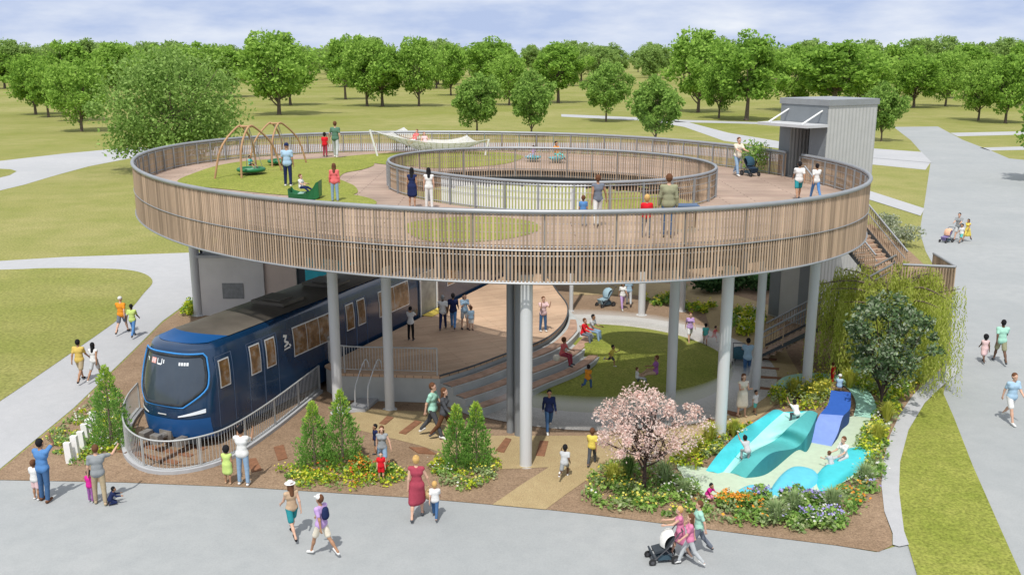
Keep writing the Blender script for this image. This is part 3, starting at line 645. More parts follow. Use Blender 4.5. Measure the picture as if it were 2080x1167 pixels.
# ------------------------------------------------------------------ stage and terraces
SZ = 1.1
stage = thing('timber_stage', 'raised timber stage with rounded end and stepped seating down to the lawn', 'stage', (-2, 40, 0))
def stp(mb, nm, m, sm=False, par=None):
    o = mb.build(nm, m, par or stage, sm); o.matrix_parent_inverse = Matrix.Translation((2, -40, 0)); return o
side0 = TF+TN*.18+TA*5.7; side1 = TF+TN*.18+TA*24.2
arc = cr_spline([Vector((-2.7, 34.0, 0)), Vector((-1.5, 35.2, 0)), Vector((-.2, 36.8, 0)), Vector((1.0, 38.2, 0)), Vector((1.8, 39.7, 0)), Vector((2.45, 42, 0)), Vector((2.65, 44.5, 0)), Vector((2.3, 47.3, 0)), Vector((1.9, 50.5, 0)), Vector((1.2, 53, 0))], 6)
front = Vector((-6.5, 34.35, 0))
poly = [Vector((side0.x, side0.y, 0))+TN*.0, front]+arc+[Vector((side1.x, side1.y, 0))]
stp(MB().prism(poly, SZ-.1, SZ), 'stage_floor', STAGEW); stp(MB().prism(shrink(poly, Vector((-2, 42, 0)), .06), 0, SZ-.1), 'stage_wall', CWALL)
# terraces: outward offsets of the arc
def offs(P, d):
    o = []
    for i, p in enumerate(P):
        t = (P[min(i+1, len(P)-1)]-P[max(i-1, 0)]).normalized(); o.append(p+Vector((t.y, -t.x, 0))*d)
    return o
arcT = arc[:int(len(arc)*.72)]
for k, (w0, w1, z) in enumerate(((.02, .75, .83), (.75, 1.45, .56), (1.45, 2.1, .3))):
    n_ = len(arcT)
    taper = [min(1, (n_-1-i)/10) for i in range(n_)]
    a = offs(arcT, w0); b = offs(arcT, w1)
    a = [arcT[i].lerp(a[i], max(.02, taper[i])) for i in range(n_)]; b = [arcT[i].lerp(b[i], max(.03, taper[i])) for i in range(n_)]
    q = lambda P, zz: [Vector((p.x, p.y, zz)) for p in P]
    mb = MB(); mb.grid([q(a, z), q(b, z)]); mb.grid([q(b, z), q(b, 0)]); mb.add([(a[0].x, a[0].y, 0), (b[0].x, b[0].y, 0), (b[0].x, b[0].y, z), (a[0].x, a[0].y, z)], [(0, 1, 2, 3)]); tr = stp(mb, 'terrace_step', CWALL)
    mb = MB(); c = [a[i].lerp(b[i], .25) for i in range(n_-6)]; d = [a[i].lerp(b[i], .85) for i in range(n_-6)]
    mb.grid([q(c, z+.05), q(d, z+.05)]); mb.grid([q(d, z+.05), q(d, z)]); mb.grid([q(c, z), q(c, z+.05)]); stp(mb, 'seat_board', BENCHW, par=None)
mb = MB(); mb.tube([Vector((p.x, p.y, SZ+.02)) for p in arc], .035, 6); stp(mb, 'edge_trim', STEELD)
railing('stage_railing', [Vector((side0.x+.3, side0.y+.5, 0)), Vector((side0.x+.15, side0.y+.1, 0)), front+Vector((.1, .12, 0)), Vector((-4.6, 34.25, 0)), Vector((-2.8, 34.12, 0))], 1.05, 'thin picket railing along the front edge of the stage', kerb=False, z0=SZ, step=.11)
hr = thing('handrail_pair', 'looping metal handrails at the foot of the stage ramp', 'handrail', W(740, 820))
for k, (x0, x1) in enumerate(((722, 742), (748, 768))):
    a = W(x0, 832)-hr.location; b = W(x1, 800)-hr.location
    mb = MB(); mb.tube(cr_spline([a, a+Vector((0, 0, .5)), a+Vector((.02, 0, .86)), a.lerp(b, .15)+Vector((0, 0, .96)), b+Vector((0, 0, 1.35)), b+Vector((.15, 0, 1.3)), b+Vector((.17, 0, .9)), b+Vector((.02, 0, .85))], 4), .022, 6); mb.tube([b, b+Vector((0, 0, 1.35))], .022, 6)
    mb.build('rail_loop', ALU, hr)
MB().prism([W(700, 838), W(742, 838), W(772, 812), W(740, 806)], 0, .14).build('landing_slab', CONCL, kind='structure')

# ------------------------------------------------------------------ concrete building behind the train
bw = thing('concrete_building', 'low pale concrete building wall beyond the train with turquoise panel', 'building', (-13, 47, 0))
def bp_(mb, nm, m, par=None):
    o = mb.build(nm, m, par or bw); o.matrix_parent_inverse = Matrix.Translation((13, -47, 0)); return o
CB1 = mat('pale_concrete_wall', (.70, .68, .65), .9, .07, .8, .1); CB2 = mat('pinkish_wall', (.75, .62, .53), .9, .07, .8)
bp_(MB().prism([(-15.6, 46.6), (-12.4, 46.6), (-12.4, 50), (-15.6, 50)], 0, 3.0), 'wall', CB1)
bp_(MB().prism([(-12.39, 46.75), (-10.8, 46.75), (-10.8, 50), (-12.39, 50)], 0, 2.98), 'wall', CB2)
bp_(MB().prism([(-10.79, 46.9), (-10.35, 46.9), (-10.35, 50), (-10.79, 50)], 0, 2.96), 'wall', STEELD)
bp_(MB().prism([(-10.34, 46.7), (-7.9, 46.7), (-7.9, 50), (-10.34, 50)], 0, 3.0), 'turquoise_panel', mat('turquoise', (.06, .6, .72), .5, .1))
bp_(MB().prism([(-15.7, 46.5), (-7.8, 46.5), (-7.8, 50.1), (-15.7, 50.1)], 3.0, 3.12), 'roof', CONCL)
bp_(MB().prism([(-14.5, 46.57), (-13.45, 46.57), (-13.45, 46.595), (-14.5, 46.595)], .9, 1.7), 'vent_grille', mat('vent', (.26, .27, .27), .7, .2, 5))
for x, s in ((411, 1), (418, .5)):
    p = W(x, 636); link('service_pipe', MB().lathe([(.07, 0), (.07, ZD-1)], n=10).mesh('pipe', WHITE if s == 1 else STEELD, True), None, p, label='slim white pipe beside the leftmost column' if s == 1 else 'slim dark pipe beside the leftmost column', category='pipe')
# white upright slabs
for i, (x, y, h) in enumerate(((143, 940, .68), (157, 932, .78), (169, 913, .62), (176, 893, .55), (184, 880, .5), (192, 862, .45))):
    p = W(x, y); mb = MB(); wv = .2
    mb.add([(-wv/2, -.09, 0), (wv/2, -.09, 0), (wv/2, .09, 0), (-wv/2, .09, 0), (-wv/2-.05, -.05, h), (wv/2-.05, -.05, h), (wv/2-.05, .1, h), (-wv/2-.05, .1, h)], [(0, 1, 5, 4), (1, 2, 6, 5), (2, 3, 7, 6), (3, 0, 4, 7), (4, 5, 6, 7)])
    o = mb.build('marker_slab', WHITE, None, loc=(p.x, p.y, .02)); T(o, ['white slab nearest the plaza in the row by the mulch bed', 'tallest white slab, second in the row from the plaza', 'third white slab of the row, counted from the plaza', 'fourth white slab of the row, counted from the plaza', 'fifth white slab of the row, just before the last', 'shortest white slab, at the conifer end of the row'][i], 'slab', 'row of white upright slabs')
# ------------------------------------------------------------------ vegetation
LEAF = {}
def leaf_quads(mb, centers, size, mi=0, up=.35, elong=1.5, rng=random):
    for c in centers:
        n = Vector((rng.gauss(0, 1), rng.gauss(0, 1), rng.gauss(0, 1)+up)); n.normalize()
        a = n.orthogonal().normalized(); a.rotate(Matrix.Rotation(rng.uniform(0, 6.28), 3, n)); b = n.cross(a)
        s = size*rng.uniform(.65, 1.3); a = a*s*elong*.5; b = b*s*.5
        c = Vector(c); mb.add([c-a, c+b*.9, c+a, c-b*.9], [(0, 1, 2, 3)], mi)
def tree_mesh(seed, H, CRx, nblob, nleaf, lsize, trunk=.2, tr=.32, flat=1.0, lumps=.23, limbs=9, dens=.8):
    rg = random.Random(seed); t = MB(); c0 = H*trunk
    czm = (H+c0)/2*1.02; rz = (H-c0)/2
    top = Vector((rg.uniform(-.04, .04)*H, rg.uniform(-.04, .04)*H, H*.8))
    trunkp = cr_spline([Vector((0, 0, -.1)), Vector((top.x*.15, top.y*.15, c0*.8)), Vector((top.x*.4, top.y*.5, H*.45)), top], 5)
    t.tube(trunkp, [tr*(1.25 if i == 0 else 1)*(1-.85*i/(len(trunkp)-1)) for i in range(len(trunkp))], 8)
    blobs = []
    for i in range(nblob):
        q = (i+.5)/nblob; z = 1-2*q*.96; th = i*2.399+rg.uniform(-.4, .4); rr = math.sqrt(max(0, 1-z*z))*rg.uniform(.45, 1.0)
        if z < 0: rr *= 1.0+.1*z
        wob = 1+.16*math.sin(th*3+seed)+rg.uniform(-.12, .12); blobs.append(Vector((rr*math.cos(th)*CRx*wob, rr*math.sin(th)*CRx*wob, czm+z*rz*rg.uniform(.62, 1.04)*flat)))
    for i in range(limbs):
        b = blobs[(i*7+3) % nblob]; s = trunkp[min(len(trunkp)-1, int(len(trunkp)*rg.uniform(.28, .6)))]
        if b.z < s.z: s = trunkp[int(len(trunkp)*.3)]
        m = s.lerp(b, .5)+Vector((0, 0, -.03*H)); pts = cr_spline([s, m, b], 4)
        t.tube(pts, [tr*.45*(1-.8*j/(len(pts)-1)) for j in range(len(pts))], 6)
        for k in range(2):
            b2 = blobs[(i*5+k*11) % nblob]
            if (b2-m).length < CRx*1.2: t.tube([m, b2], [tr*.18, tr*.05], 5)
    cmb = MB(); per = nleaf//nblob
    for b in blobs:
        r = CRx*lumps*rg.uniform(.55, 1.35); n = int(per*rg.uniform(.6, 1.3)); cs = []
        for _ in range(n):
            d = Vector((rg.gauss(0, 1), rg.gauss(0, 1), rg.gauss(0, 1))).normalized(); cs.append(b+Vector((d.x*r, d.y*r, d.z*r*.8))*rg.uniform(.3, 1.35)**.7)
        leaf_quads(cmb, cs, lsize, rng=rg)
    return t, cmb
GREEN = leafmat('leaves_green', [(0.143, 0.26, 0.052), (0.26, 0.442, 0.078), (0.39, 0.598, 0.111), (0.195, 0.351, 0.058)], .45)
GREENL = leafmat('leaves_light', [(.15, .27, .06), (.26, .41, .10), (.38, .54, .17), (.20, .32, .07)], .42)
GREEND = leafmat('leaves_dark', [(.05, .095, .04), (.10, .165, .07), (.17, .24, .12), (.38, .43, .32)], .2)
PINK = leafmat('blossom', [(.84, .58, .51), (.89, .69, .62), (.91, .80, .73), (.66, .44, .40)], .4)
WILL = leafmat('willow_leaves', [(.32, .40, .06), (.48, .55, .10), (.62, .66, .20), (.36, .43, .07)], .5)
CONIF = leafmat('conifer_leaves', [(0.114, 0.259, 0.056), (0.211, 0.406, 0.082), (0.324, 0.551, 0.114), (0.162, 0.324, 0.082)], .25)
protos = []
for sd in range(5):
    t, c = tree_mesh(20+sd, 16, [7.2, 6.4, 7.8, 6.0, 6.9][sd], [64, 56, 70, 50, 60][sd], 8200, .5, trunk=[.17, .22, .15, .2, .18][sd], tr=.42)
    protos.append((t.mesh('trunk_m', BARK, True), c.mesh('crown_m', GREEN if sd not in (2, 4) else leafmat('leaves_green_b', [(0.169, 0.299, 0.058), (0.299, 0.481, 0.091), (0.442, 0.65, 0.143), (0.221, 0.377, 0.065)], .45))))
small = []
for sd in range(3):
    t, c = tree_mesh(60+sd, 9.6, [4.2, 4.5, 4.0][sd], 52, 8600, .34, trunk=.2, tr=.2, lumps=.24)
    small.append((t.mesh('trunk_m', BARK, True), c.mesh('crown_m', leafmat('leaves_mid', [(0.15, 0.263, 0.062), (0.263, 0.425, 0.094), (0.388, 0.575, 0.138), (0.2, 0.338, 0.075)], .45))))
def put_tree(pr, p, s, label, group=None, sxy=1.0, cat='tree', name='tree'):
    o = thing(name, label, cat, (p.x, p.y, 0), random.uniform(0, 6.28), group); o.scale = (s*sxy*random.uniform(.9, 1.12), s*sxy*random.uniform(.9, 1.12), s)
    link('trunk', pr[0], o); link('crown', pr[1], o); return o
def height_at(px, py, ty):
    p = W(px, py); a = Wd(px, ty, p.y); return p, a.z
TR = [(73, 233, 112, 105, 'left tree of the close pair at the far left of the meadow'), (99, 238, 135, 80, 'right tree of the close pair at the far left of the meadow'), (166, 267, 122, 130, 'broad tree standing in front of the others at the left of the meadow'),
      (156, 246, 84, 110, 'tall tree just behind the broad left meadow tree'), (240, 205, 92, 130, 'tree behind the large pale tree at the left'), (10, 180, 100, 90, 'tree at the left edge of the meadow'), (330, 200, 98, 110, 'tree rising behind the large pale tree on its left half'), (400, 200, 88, 125, 'tree rising behind the large pale tree on its right half'),
      (468, 197, 95, 110, 'small trunked tree just right of the large pale tree'), (567, 233, 72, 150, 'large lone tree with long dark shadow right of the pale tree'), (590, 214, 95, 110, 'tree hidden half behind the large lone meadow tree'), (702, 202, 78, 95, 'tree left of the close middle pair on the meadow'),
      (746, 216, 75, 120, 'left tree of the middle pair with merged crowns'), (777, 216, 92, 110, 'right tree of the middle pair with merged crowns'), (851, 216, 82, 95, 'tree right of the middle pair with a bare branch low on its trunk'), (916, 194, 92, 65, 'narrow tree between the middle trees and the ring of small trees'),
      (1000, 198, 82, 100, 'tree behind the small tree nearest the white net'), (1034, 214, 108, 70, 'slim tree between the two small trees behind the walkway'), (1134, 209, 86, 110, 'tree behind the second small tree behind the walkway'), (1418, 228, 68, 125, 'tall tree left of the largest tree near the lift tower'), (1460, 240, 125, 80, 'lower tree with bare branches beside the far path'),
      (1516, 245, 72, 145, 'largest tree left of the lift tower on the far path'), (1612, 225, 92, 120, 'tree behind the lift tower on its left side'), (1690, 230, 84, 150, 'broad tree directly behind the lift tower roof'), (1750, 222, 98, 110, 'tree behind the right corner of the lift tower'), (1856, 219, 112, 110, 'tree right of the small tree beside the lift tower'), (1820, 198, 88, 90, 'tall rounded tree behind the wide road junction'),
      (1920, 216, 102, 95, 'tree standing past the wide road on the right'), (1960, 200, 88, 100, 'tall tree behind the right roadside trees'), (1987, 245, 128, 95, 'right roadside tree with merged shadow, the left of two'), (2042, 250, 112, 100, 'right roadside tree with merged shadow, the right of two'), (2085, 215, 84, 90, 'tall tree at the right edge of the meadow')]
for i, (x, y, ty, wd, lb) in enumerate(TR):
    p, h = height_at(x, y, ty); wm = wd/F*math.hypot(p.y, HC)
    pr = protos[i % 5]; s = h/16.0; base = 2*[7.2, 6.4, 7.8, 6.0, 6.9][i % 5]*1.1*s
    put_tree(pr, p, s, lb, 'trees across the meadow', min(1.5, max(.85, wm/base*1.12)))
for x, y, ty, wd, lb in [(969, 274, 153, 96, 'small tree just behind the walkway, nearest the white net'), (1079, 278, 150, 108, 'small tree just behind the walkway, second from the white net'), (1231, 247, 133, 95, 'small tree in the middle with a round shadow on the far path'), (1331, 295, 163, 118, 'small tree with airy low branches closest to the back of the walkway'), (1790, 287, 175, 84, 'small round tree just right of the lift tower')]:
    p, h = height_at(x, y, ty); s = h/9.6; wm = wd/F*p.y
    put_tree(small[int(x) % 3], p, s, lb, 'small trees near the walkway', min(1.3, max(.75, wm/(8.9*s))))
# far band; aerial haze is painted in as a paler leaf colour
FAR_HAZE = leafmat('leaves_far_haze', [(0.187, 0.297, 0.088), (0.297, 0.44, 0.121), (0.418, 0.572, 0.176), (0.242, 0.363, 0.11)], .45)
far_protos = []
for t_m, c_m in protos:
    c2 = c_m.copy(); c2.materials[0] = FAR_HAZE; far_protos.append((t_m, c2))
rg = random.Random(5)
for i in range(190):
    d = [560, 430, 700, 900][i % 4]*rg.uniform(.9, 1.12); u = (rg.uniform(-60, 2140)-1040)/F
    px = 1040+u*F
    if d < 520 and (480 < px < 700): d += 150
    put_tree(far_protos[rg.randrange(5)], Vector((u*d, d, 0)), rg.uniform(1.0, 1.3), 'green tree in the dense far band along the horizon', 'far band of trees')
# tree out of frame right that shades the road
p = W(2150, 372); put_tree(protos[1], p, .62, 'roadside tree at the right edge shading the wide road', None, 1.0)
# big pale tree behind the walkway
t, c = tree_mesh(91, 12.6, 7.6, 95, 24000, .27, trunk=.06, tr=.3, lumps=.26, limbs=16)
p = W(366, 345); o = thing('tree', 'large pale green bushy tree behind the left side of the walkway', 'tree', p); o.scale = (1, 1, 1.0)
t.build('trunk', BARK, o, True); c.build('crown', GREENL, o)
# cherry
t, c = tree_mesh(33, 3.25, 1.66, 84, 7600, .052, trunk=.34, tr=.07, lumps=.15, limbs=44, flat=.95)
p = W(1308, 1003); o = thing('blossom_tree', 'small pink blossoming cherry tree in the front planting bed', 'tree', p); t.build('trunk', BARKD, o, True); c.build('crown', PINK, o)
# dark leaved small tree
t, c = tree_mesh(41, 4.6, 1.55, 60, 5200, .10, trunk=.28, tr=.07, lumps=.2, limbs=20)
p = W(1787, 848); o = thing('tree', 'small tree with dark grey green leaves in front of the willow', 'tree', p); t.build('trunk', BARKD, o, True); c.build('crown', GREEND, o)
# willow
def willow(p, H, R_, n, label):
    rg = random.Random(3); root = thing('willow_tree', label, 'tree', p); t = MB(); c = MB(); tips = []
    t.tube(cr_spline([Vector((0, 0, -.1)), Vector((.15, .05, 1.2)), Vector((0, -.1, 2.6)), Vector((.1, 0, H*.8))], 4), [.2, .19, .18, .17, .16, .15, .14, .13, .12, .11, .1, .09, .07], 10)
    for i in range(26):
        th = i*2.4; r = R_*rg.uniform(.35, 1.0); s = Vector((.05, 0, H*rg.uniform(.45, .75))); e = Vector((math.cos(th)*r, math.sin(th)*r, H*(1.0-.22*(r/R_)**2)*rg.uniform(.88, 1.0)))
        m = s.lerp(e, .5)+Vector((0, 0, .35)); pts = cr_spline([s, m, e], 6); t.tube(pts, [.07*(1-.85*j/(len(pts)-1)) for j in range(len(pts))], 5); tips += pts[4:]
    for i in range(n):
        a = tips[rg.randrange(len(tips))]; th = math.atan2(a.y, a.x)+rg.gauss(0, .35); r0 = math.hypot(a.x, a.y); Ls = rg.uniform(.5, 1.15)*min(a.z-.4, 4.0); out_ = rg.uniform(.05, .4)
        q = Vector(a)+Vector((rg.gauss(0, .12), rg.gauss(0, .12), rg.uniform(-.05, .15))); k = int(Ls/.085)
        for j in range(k):
            f = j/max(1, k); pos = q+Vector((math.cos(th)*out_*math.sqrt(f), math.sin(th)*out_*math.sqrt(f), -Ls*f))+Vector((rg.gauss(0, .025), rg.gauss(0, .025), 0))
            L_ = rg.uniform(.10, .17); d = Vector((rg.gauss(0, .35), rg.gauss(0, .35), -1)).normalized()*L_; s_ = d.cross(Vector((rg.gauss(0, 1), rg.gauss(0, 1), 0))).normalized()*.021
            c.add([pos, pos+d*.5+s_, pos+d, pos+d*.5-s_], [(0, 1, 2, 3)])
    t.build('trunk', BARK, root, True); c.build('crown', WILL, root); return root
willow(W(1800, 768), 4.9, 3.15, 1900, 'weeping willow with long hanging strands over the stairs')
# conifers
def conifer(p, H, R_, label, group=None, seed=0, mt=CONIF, tipc=True):
    rg = random.Random(seed); root = thing('conifer', label, 'conifer', p, 0, group); t = MB().tube([(0, 0, 0), (0, 0, H*.9)], [R_*.09, .01], 6); c = MB()
    n = int(2600*H/2.2)
    for i in range(n):
        q = rg.random()**.75; z = H*(.04+.95*(1-q)) if False else H*(1-q)*.97+.03; r = R_*(min(1, (1-z/H)*1.35))**.8*(1+.16*math.sin(z*9+seed)+.14*math.sin(z*17))
        th = rg.uniform(0, 6.28); lob = 1+.13*math.sin(th*5+seed+z*4); rr = r*lob*rg.uniform(.55, 1.05)
        pos = Vector((math.cos(th)*rr, math.sin(th)*rr, z)); d = Vector((math.cos(th)*.6, math.sin(th)*.6, rg.uniform(.4, 1.3))).normalized()*rg.uniform(.07, .14); s_ = d.cross(Vector((rg.gauss(0, 1), rg.gauss(0, 1), rg.gauss(0, 1)))).normalized()*.022
        c.add([pos, pos+d*.5+s_, pos+d, pos+d*.5-s_], [(0, 1, 2, 3)], 1 if z > H*rg.uniform(.6, 1.0) else 0)
    t.build('trunk', BARK, root); c.build('foliage', [mt, leafmat('conifer_tips', [(0.36, 0.54, 0.075), (0.54, 0.69, 0.12), (0.435, 0.6, 0.09)], .3)], root); return root
for x, y, ty, r, lb, s in [(640, 948, 815, .52, 'shorter upright conifer of the pair behind the yellow bed', 1), (697, 946, 790, .56, 'taller upright conifer of the pair behind the yellow bed', 2), (928, 952, 820, .46, 'left upright conifer of the pair by the white flowered bed', 3), (968, 950, 815, .46, 'right upright conifer of the pair by the white flowered bed', 4), (228, 905, 740, .62, 'feathery conifer left of the train nose', 5)]:
    p = W(x, y); h = Wd(x, ty, p.y).z; conifer(p, h, r, lb, None if x < 300 else 'upright conifers in the mulch bed', s)
# shrubs and beds
YG = leafmat('bed_yellowgreen', [(0.336, 0.47, 0.034), (0.616, 0.694, 0.056), (0.784, 0.784, 0.09), (0.157, 0.291, 0.034), (0.246, 0.381, 0.056)], .4)
MG = leafmat('bed_green', [(0.125, 0.275, 0.062), (0.225, 0.413, 0.088), (0.35, 0.537, 0.125), (0.425, 0.525, 0.213)], .4)
SG = leafmat('bed_sage', [(0.207, 0.299, 0.127), (0.345, 0.46, 0.196), (0.506, 0.575, 0.31), (0.253, 0.345, 0.127)], .4)
FL = {k: leafmat('petal_'+k, v, .2) for k, v in dict(red=[(.6, .08, .04), (.7, .2, .05)], orange=[(.75, .25, .03), (.8, .42, .06)], yellow=[(.75, .62, .06), (.7, .68, .2)], white=[(.75, .75, .68), (.6, .62, .55)], violet=[(.35, .30, .65), (.5, .45, .8)], pinkf=[(.7, .4, .5), (.6, .35, .5)]).items()}
def inpoly(x, y, P):
    c = False; n = len(P)
    for i in range(n):
        a, b = P[i], P[i-1]
        if (a[1] > y) != (b[1] > y) and x < (b[0]-a[0])*(y-a[1])/(b[1]-a[1])+a[0]: c = not c
    return c
def bed(name, px, label, base, flowers=(), dens=7, h=(.12, .4), ls=.075, seed=1, z0=.03, nleaf=26, kind='stuff', cat='flower bed'):
    rg = random.Random(seed); P = [(p.x, p.y) for p in smoothpoly(px)]; xs = [p[0] for p in P]; ys = [p[1] for p in P]
    mb = MB(); n = int((max(xs)-min(xs))*(max(ys)-min(ys))*dens*1.7)
    mats = list(base)+[FL[f] for f in flowers]; nb = len(base)
    for _ in range(n):
        x = rg.uniform(min(xs), max(xs)); y = rg.uniform(min(ys), max(ys))
        if not inpoly(x, y, P): continue
        H = rg.uniform(*h); r = rg.uniform(.14, .28); m = rg.choice(range(nb)); cs = []
        for k in range(nleaf):
            th = rg.uniform(0, 6.28); q = rg.random(); cs.append((x+math.cos(th)*r*math.sqrt(q), y+math.sin(th)*r*math.sqrt(q), z0+H*(1-q*.7)*rg.uniform(.5, 1)))
        leaf_quads(mb, cs, ls, m, up=.9, rng=rg)
        if flowers and rg.random() < .55:
            f = nb+int(len(flowers)*(.5+.5*math.sin(x*1.3+y*.9+seed))*.999); cs = [(x+rg.gauss(0, r*.6), y+rg.gauss(0, r*.6), z0+H*rg.uniform(.95, 1.12)) for _ in range(rg.randint(2, 6))]
            leaf_quads(mb, cs, ls*.95, f, up=2, elong=1.05, rng=rg)
    o = mb.build(name, mats); T(o, label, cat); o['kind'] = kind; return o
bed('flower_bed', [(566, 962), (600, 945), (700, 948), (780, 950), (822, 965), (800, 982), (740, 992), (640, 994), (590, 985)], 'yellow green bed with red and orange flowers in front of the conifer pair', [YG, YG, MG], ('yellow', 'yellow', 'orange', 'red'), 10, (.12, .32), seed=2)
bed('flower_bed', [(876, 962), (890, 935), (950, 940), (1000, 930), (1012, 955), (985, 985), (940, 1000), (900, 985)], 'rounded bed with small white flowers under the second conifer pair', [YG, SG, MG], ('white', 'yellow'), 10, (.12, .32), seed=3)
bed('flower_bed', [(104, 885), (165, 838), (215, 800), (258, 850), (262, 885), (215, 925), (165, 948), (120, 930)], 'loose green bed with small yellow flowers left of the train', [MG, SG, YG], ('yellow', 'white'), 7, (.08, .26), seed=4)
bed('flower_bed', [(1192, 1012), (1200, 970), (1250, 948), (1320, 950), (1380, 965), (1415, 1000), (1430, 1040), (1370, 1052), (1280, 1042), (1220, 1032)], 'shrubby bed of olive and sage plants around the cherry tree', [MG, SG, MG], ('white', 'yellow'), 8, (.12, .42), .085, seed=5)
bed('flower_bed', [(1425, 1034), (1520, 1034), (1620, 1026), (1690, 1010), (1745, 975), (1778, 948), (1792, 962), (1775, 1000), (1735, 1045), (1695, 1082), (1560, 1076), (1430, 1056)], 'lush green bed with orange and violet flowers along the plaza', [MG, MG, SG], ('orange', 'violet', 'white'), 10, (.2, .5), .09, seed=6)
bed('flower_bed', [(1700, 765), (1790, 735), (1905, 718), (1918, 738), (1860, 790), (1815, 855), (1795, 920), (1785, 965), (1760, 950), (1745, 900), (1775, 850), (1772, 810)], 'bright yellow green border running down beside the curved path', [YG, YG, MG, SG], ('yellow', 'yellow', 'white'), 9, (.2, .7), .095, seed=7)
bed('flower_bed', [(1362, 945), (1385, 912), (1430, 892), (1500, 870), (1528, 878), (1475, 912), (1435, 945), (1400, 955)], 'yellow bed between the front right column and the climbing waves', [YG, YG, SG], ('yellow', 'orange', 'white'), 9, (.15, .42), .085, seed=8)
bed('flower_bed', [(1566, 810), (1600, 792), (1650, 780), (1682, 792), (1680, 825), (1640, 835), (1580, 830)], 'yellow grassy mound around the column in the playground', [YG, YG, YG, SG], ('yellow',), 12, (.3, .7), .085, seed=9)
bed('flower_bed', [(1305, 612), (1350, 606), (1375, 615), (1340, 622)], 'low yellow bed beyond the round lawn, left of the far column', [YG, MG], ('yellow',), 6, (.2, .5), .13, seed=10)
bed('flower_bed', [(1385, 628), (1430, 618), (1455, 628), (1420, 638)], 'low yellow bed beyond the round lawn, right of the far column', [YG, MG], ('yellow',), 6, (.2, .5), .13, seed=11)
bed('flower_bed', [(1480, 660), (1500, 642), (1540, 640), (1550, 660), (1510, 684)], 'bright flower bed behind the person pushing the pram', [YG, MG, YG], ('yellow', 'white'), 8, (.3, .7), .12, seed=12)
bed('flower_bed', [(370, 640), (386, 618), (396, 622), (388, 645)], 'small bush patch at the foot of the leftmost column', [YG, MG], (), 8, (.3, .6), .11, seed=13)
def bush(p, H, R_, label, mt, n=1400, ls=.1, group=None, seed=0, name='shrub', flowers=None, nf=40):
    rg = random.Random(seed+int(p.x*10)); root = thing(name, label, 'shrub' if name == 'shrub' else name.replace('_', ' '), p, 0, group); c = MB(); cs = []; fs = []
    lob = [Vector((rg.uniform(-.55, .55)*R_, rg.uniform(-.55, .55)*R_, H*rg.uniform(.35, .75))) for _ in range(7)]
    for _ in range(n):
        d = Vector((rg.gauss(0, 1), rg.gauss(0, 1), rg.gauss(0, 1))).normalized(); b = rg.choice(lob); q = b+Vector((d.x*R_*.5, d.y*R_*.5, d.z*H*.36))*rg.uniform(.6, 1.1); q.z = max(.03, q.z); cs.append(q)
    leaf_quads(c, cs, ls, 0, rng=rg); mats = [mt]
    if flowers:
        fm = MB()
        for _ in range(nf):
            b = rg.choice(lob)+Vector((rg.gauss(0, R_*.3), rg.gauss(0, R_*.3), H*.33)); leaf_quads(fm, [b+Vector((rg.gauss(0, .04), rg.gauss(0, .04), rg.gauss(0, .02))) for _ in range(9)], ls*.75, 0, up=1.5, elong=1.05, rng=rg)
        fm.build('blossoms', FL[flowers], root)
    t = MB()
    for b in lob: t.tube([(0, 0, 0), tuple(b)], [.02, .006], 5)
    t.build('stems', BARKD, root); c.build('leaves', mats, root); return root
def grass(p, H, R_, label, mt, n=260, group=None, seed=0):
    rg = random.Random(seed+int(p.x*7)+int(p.y*3)); c = MB()
    for _ in range(n):
        th = rg.uniform(0, 6.28); h = H*rg.uniform(.55, 1.1); r = R_*rg.uniform(.1, 1.0); b = Vector((math.cos(th)*r*.15, math.sin(th)*r*.15, 0)); m = Vector((math.cos(th)*r*.5, math.sin(th)*r*.5, h*.7)); e = Vector((math.cos(th)*r, math.sin(th)*r, h*(1-.25*r/R_))); s_ = Vector((-math.sin(th), math.cos(th), 0))*.011
        c.add([b-s_, b+s_, m+s_, m-s_, e], [(0, 1, 2, 3), (3, 2, 4)])
    o = c.build('grass_tuft', mt, None, loc=(p.x, p.y, .03)); T(o, label, 'ornamental grass', group); return o
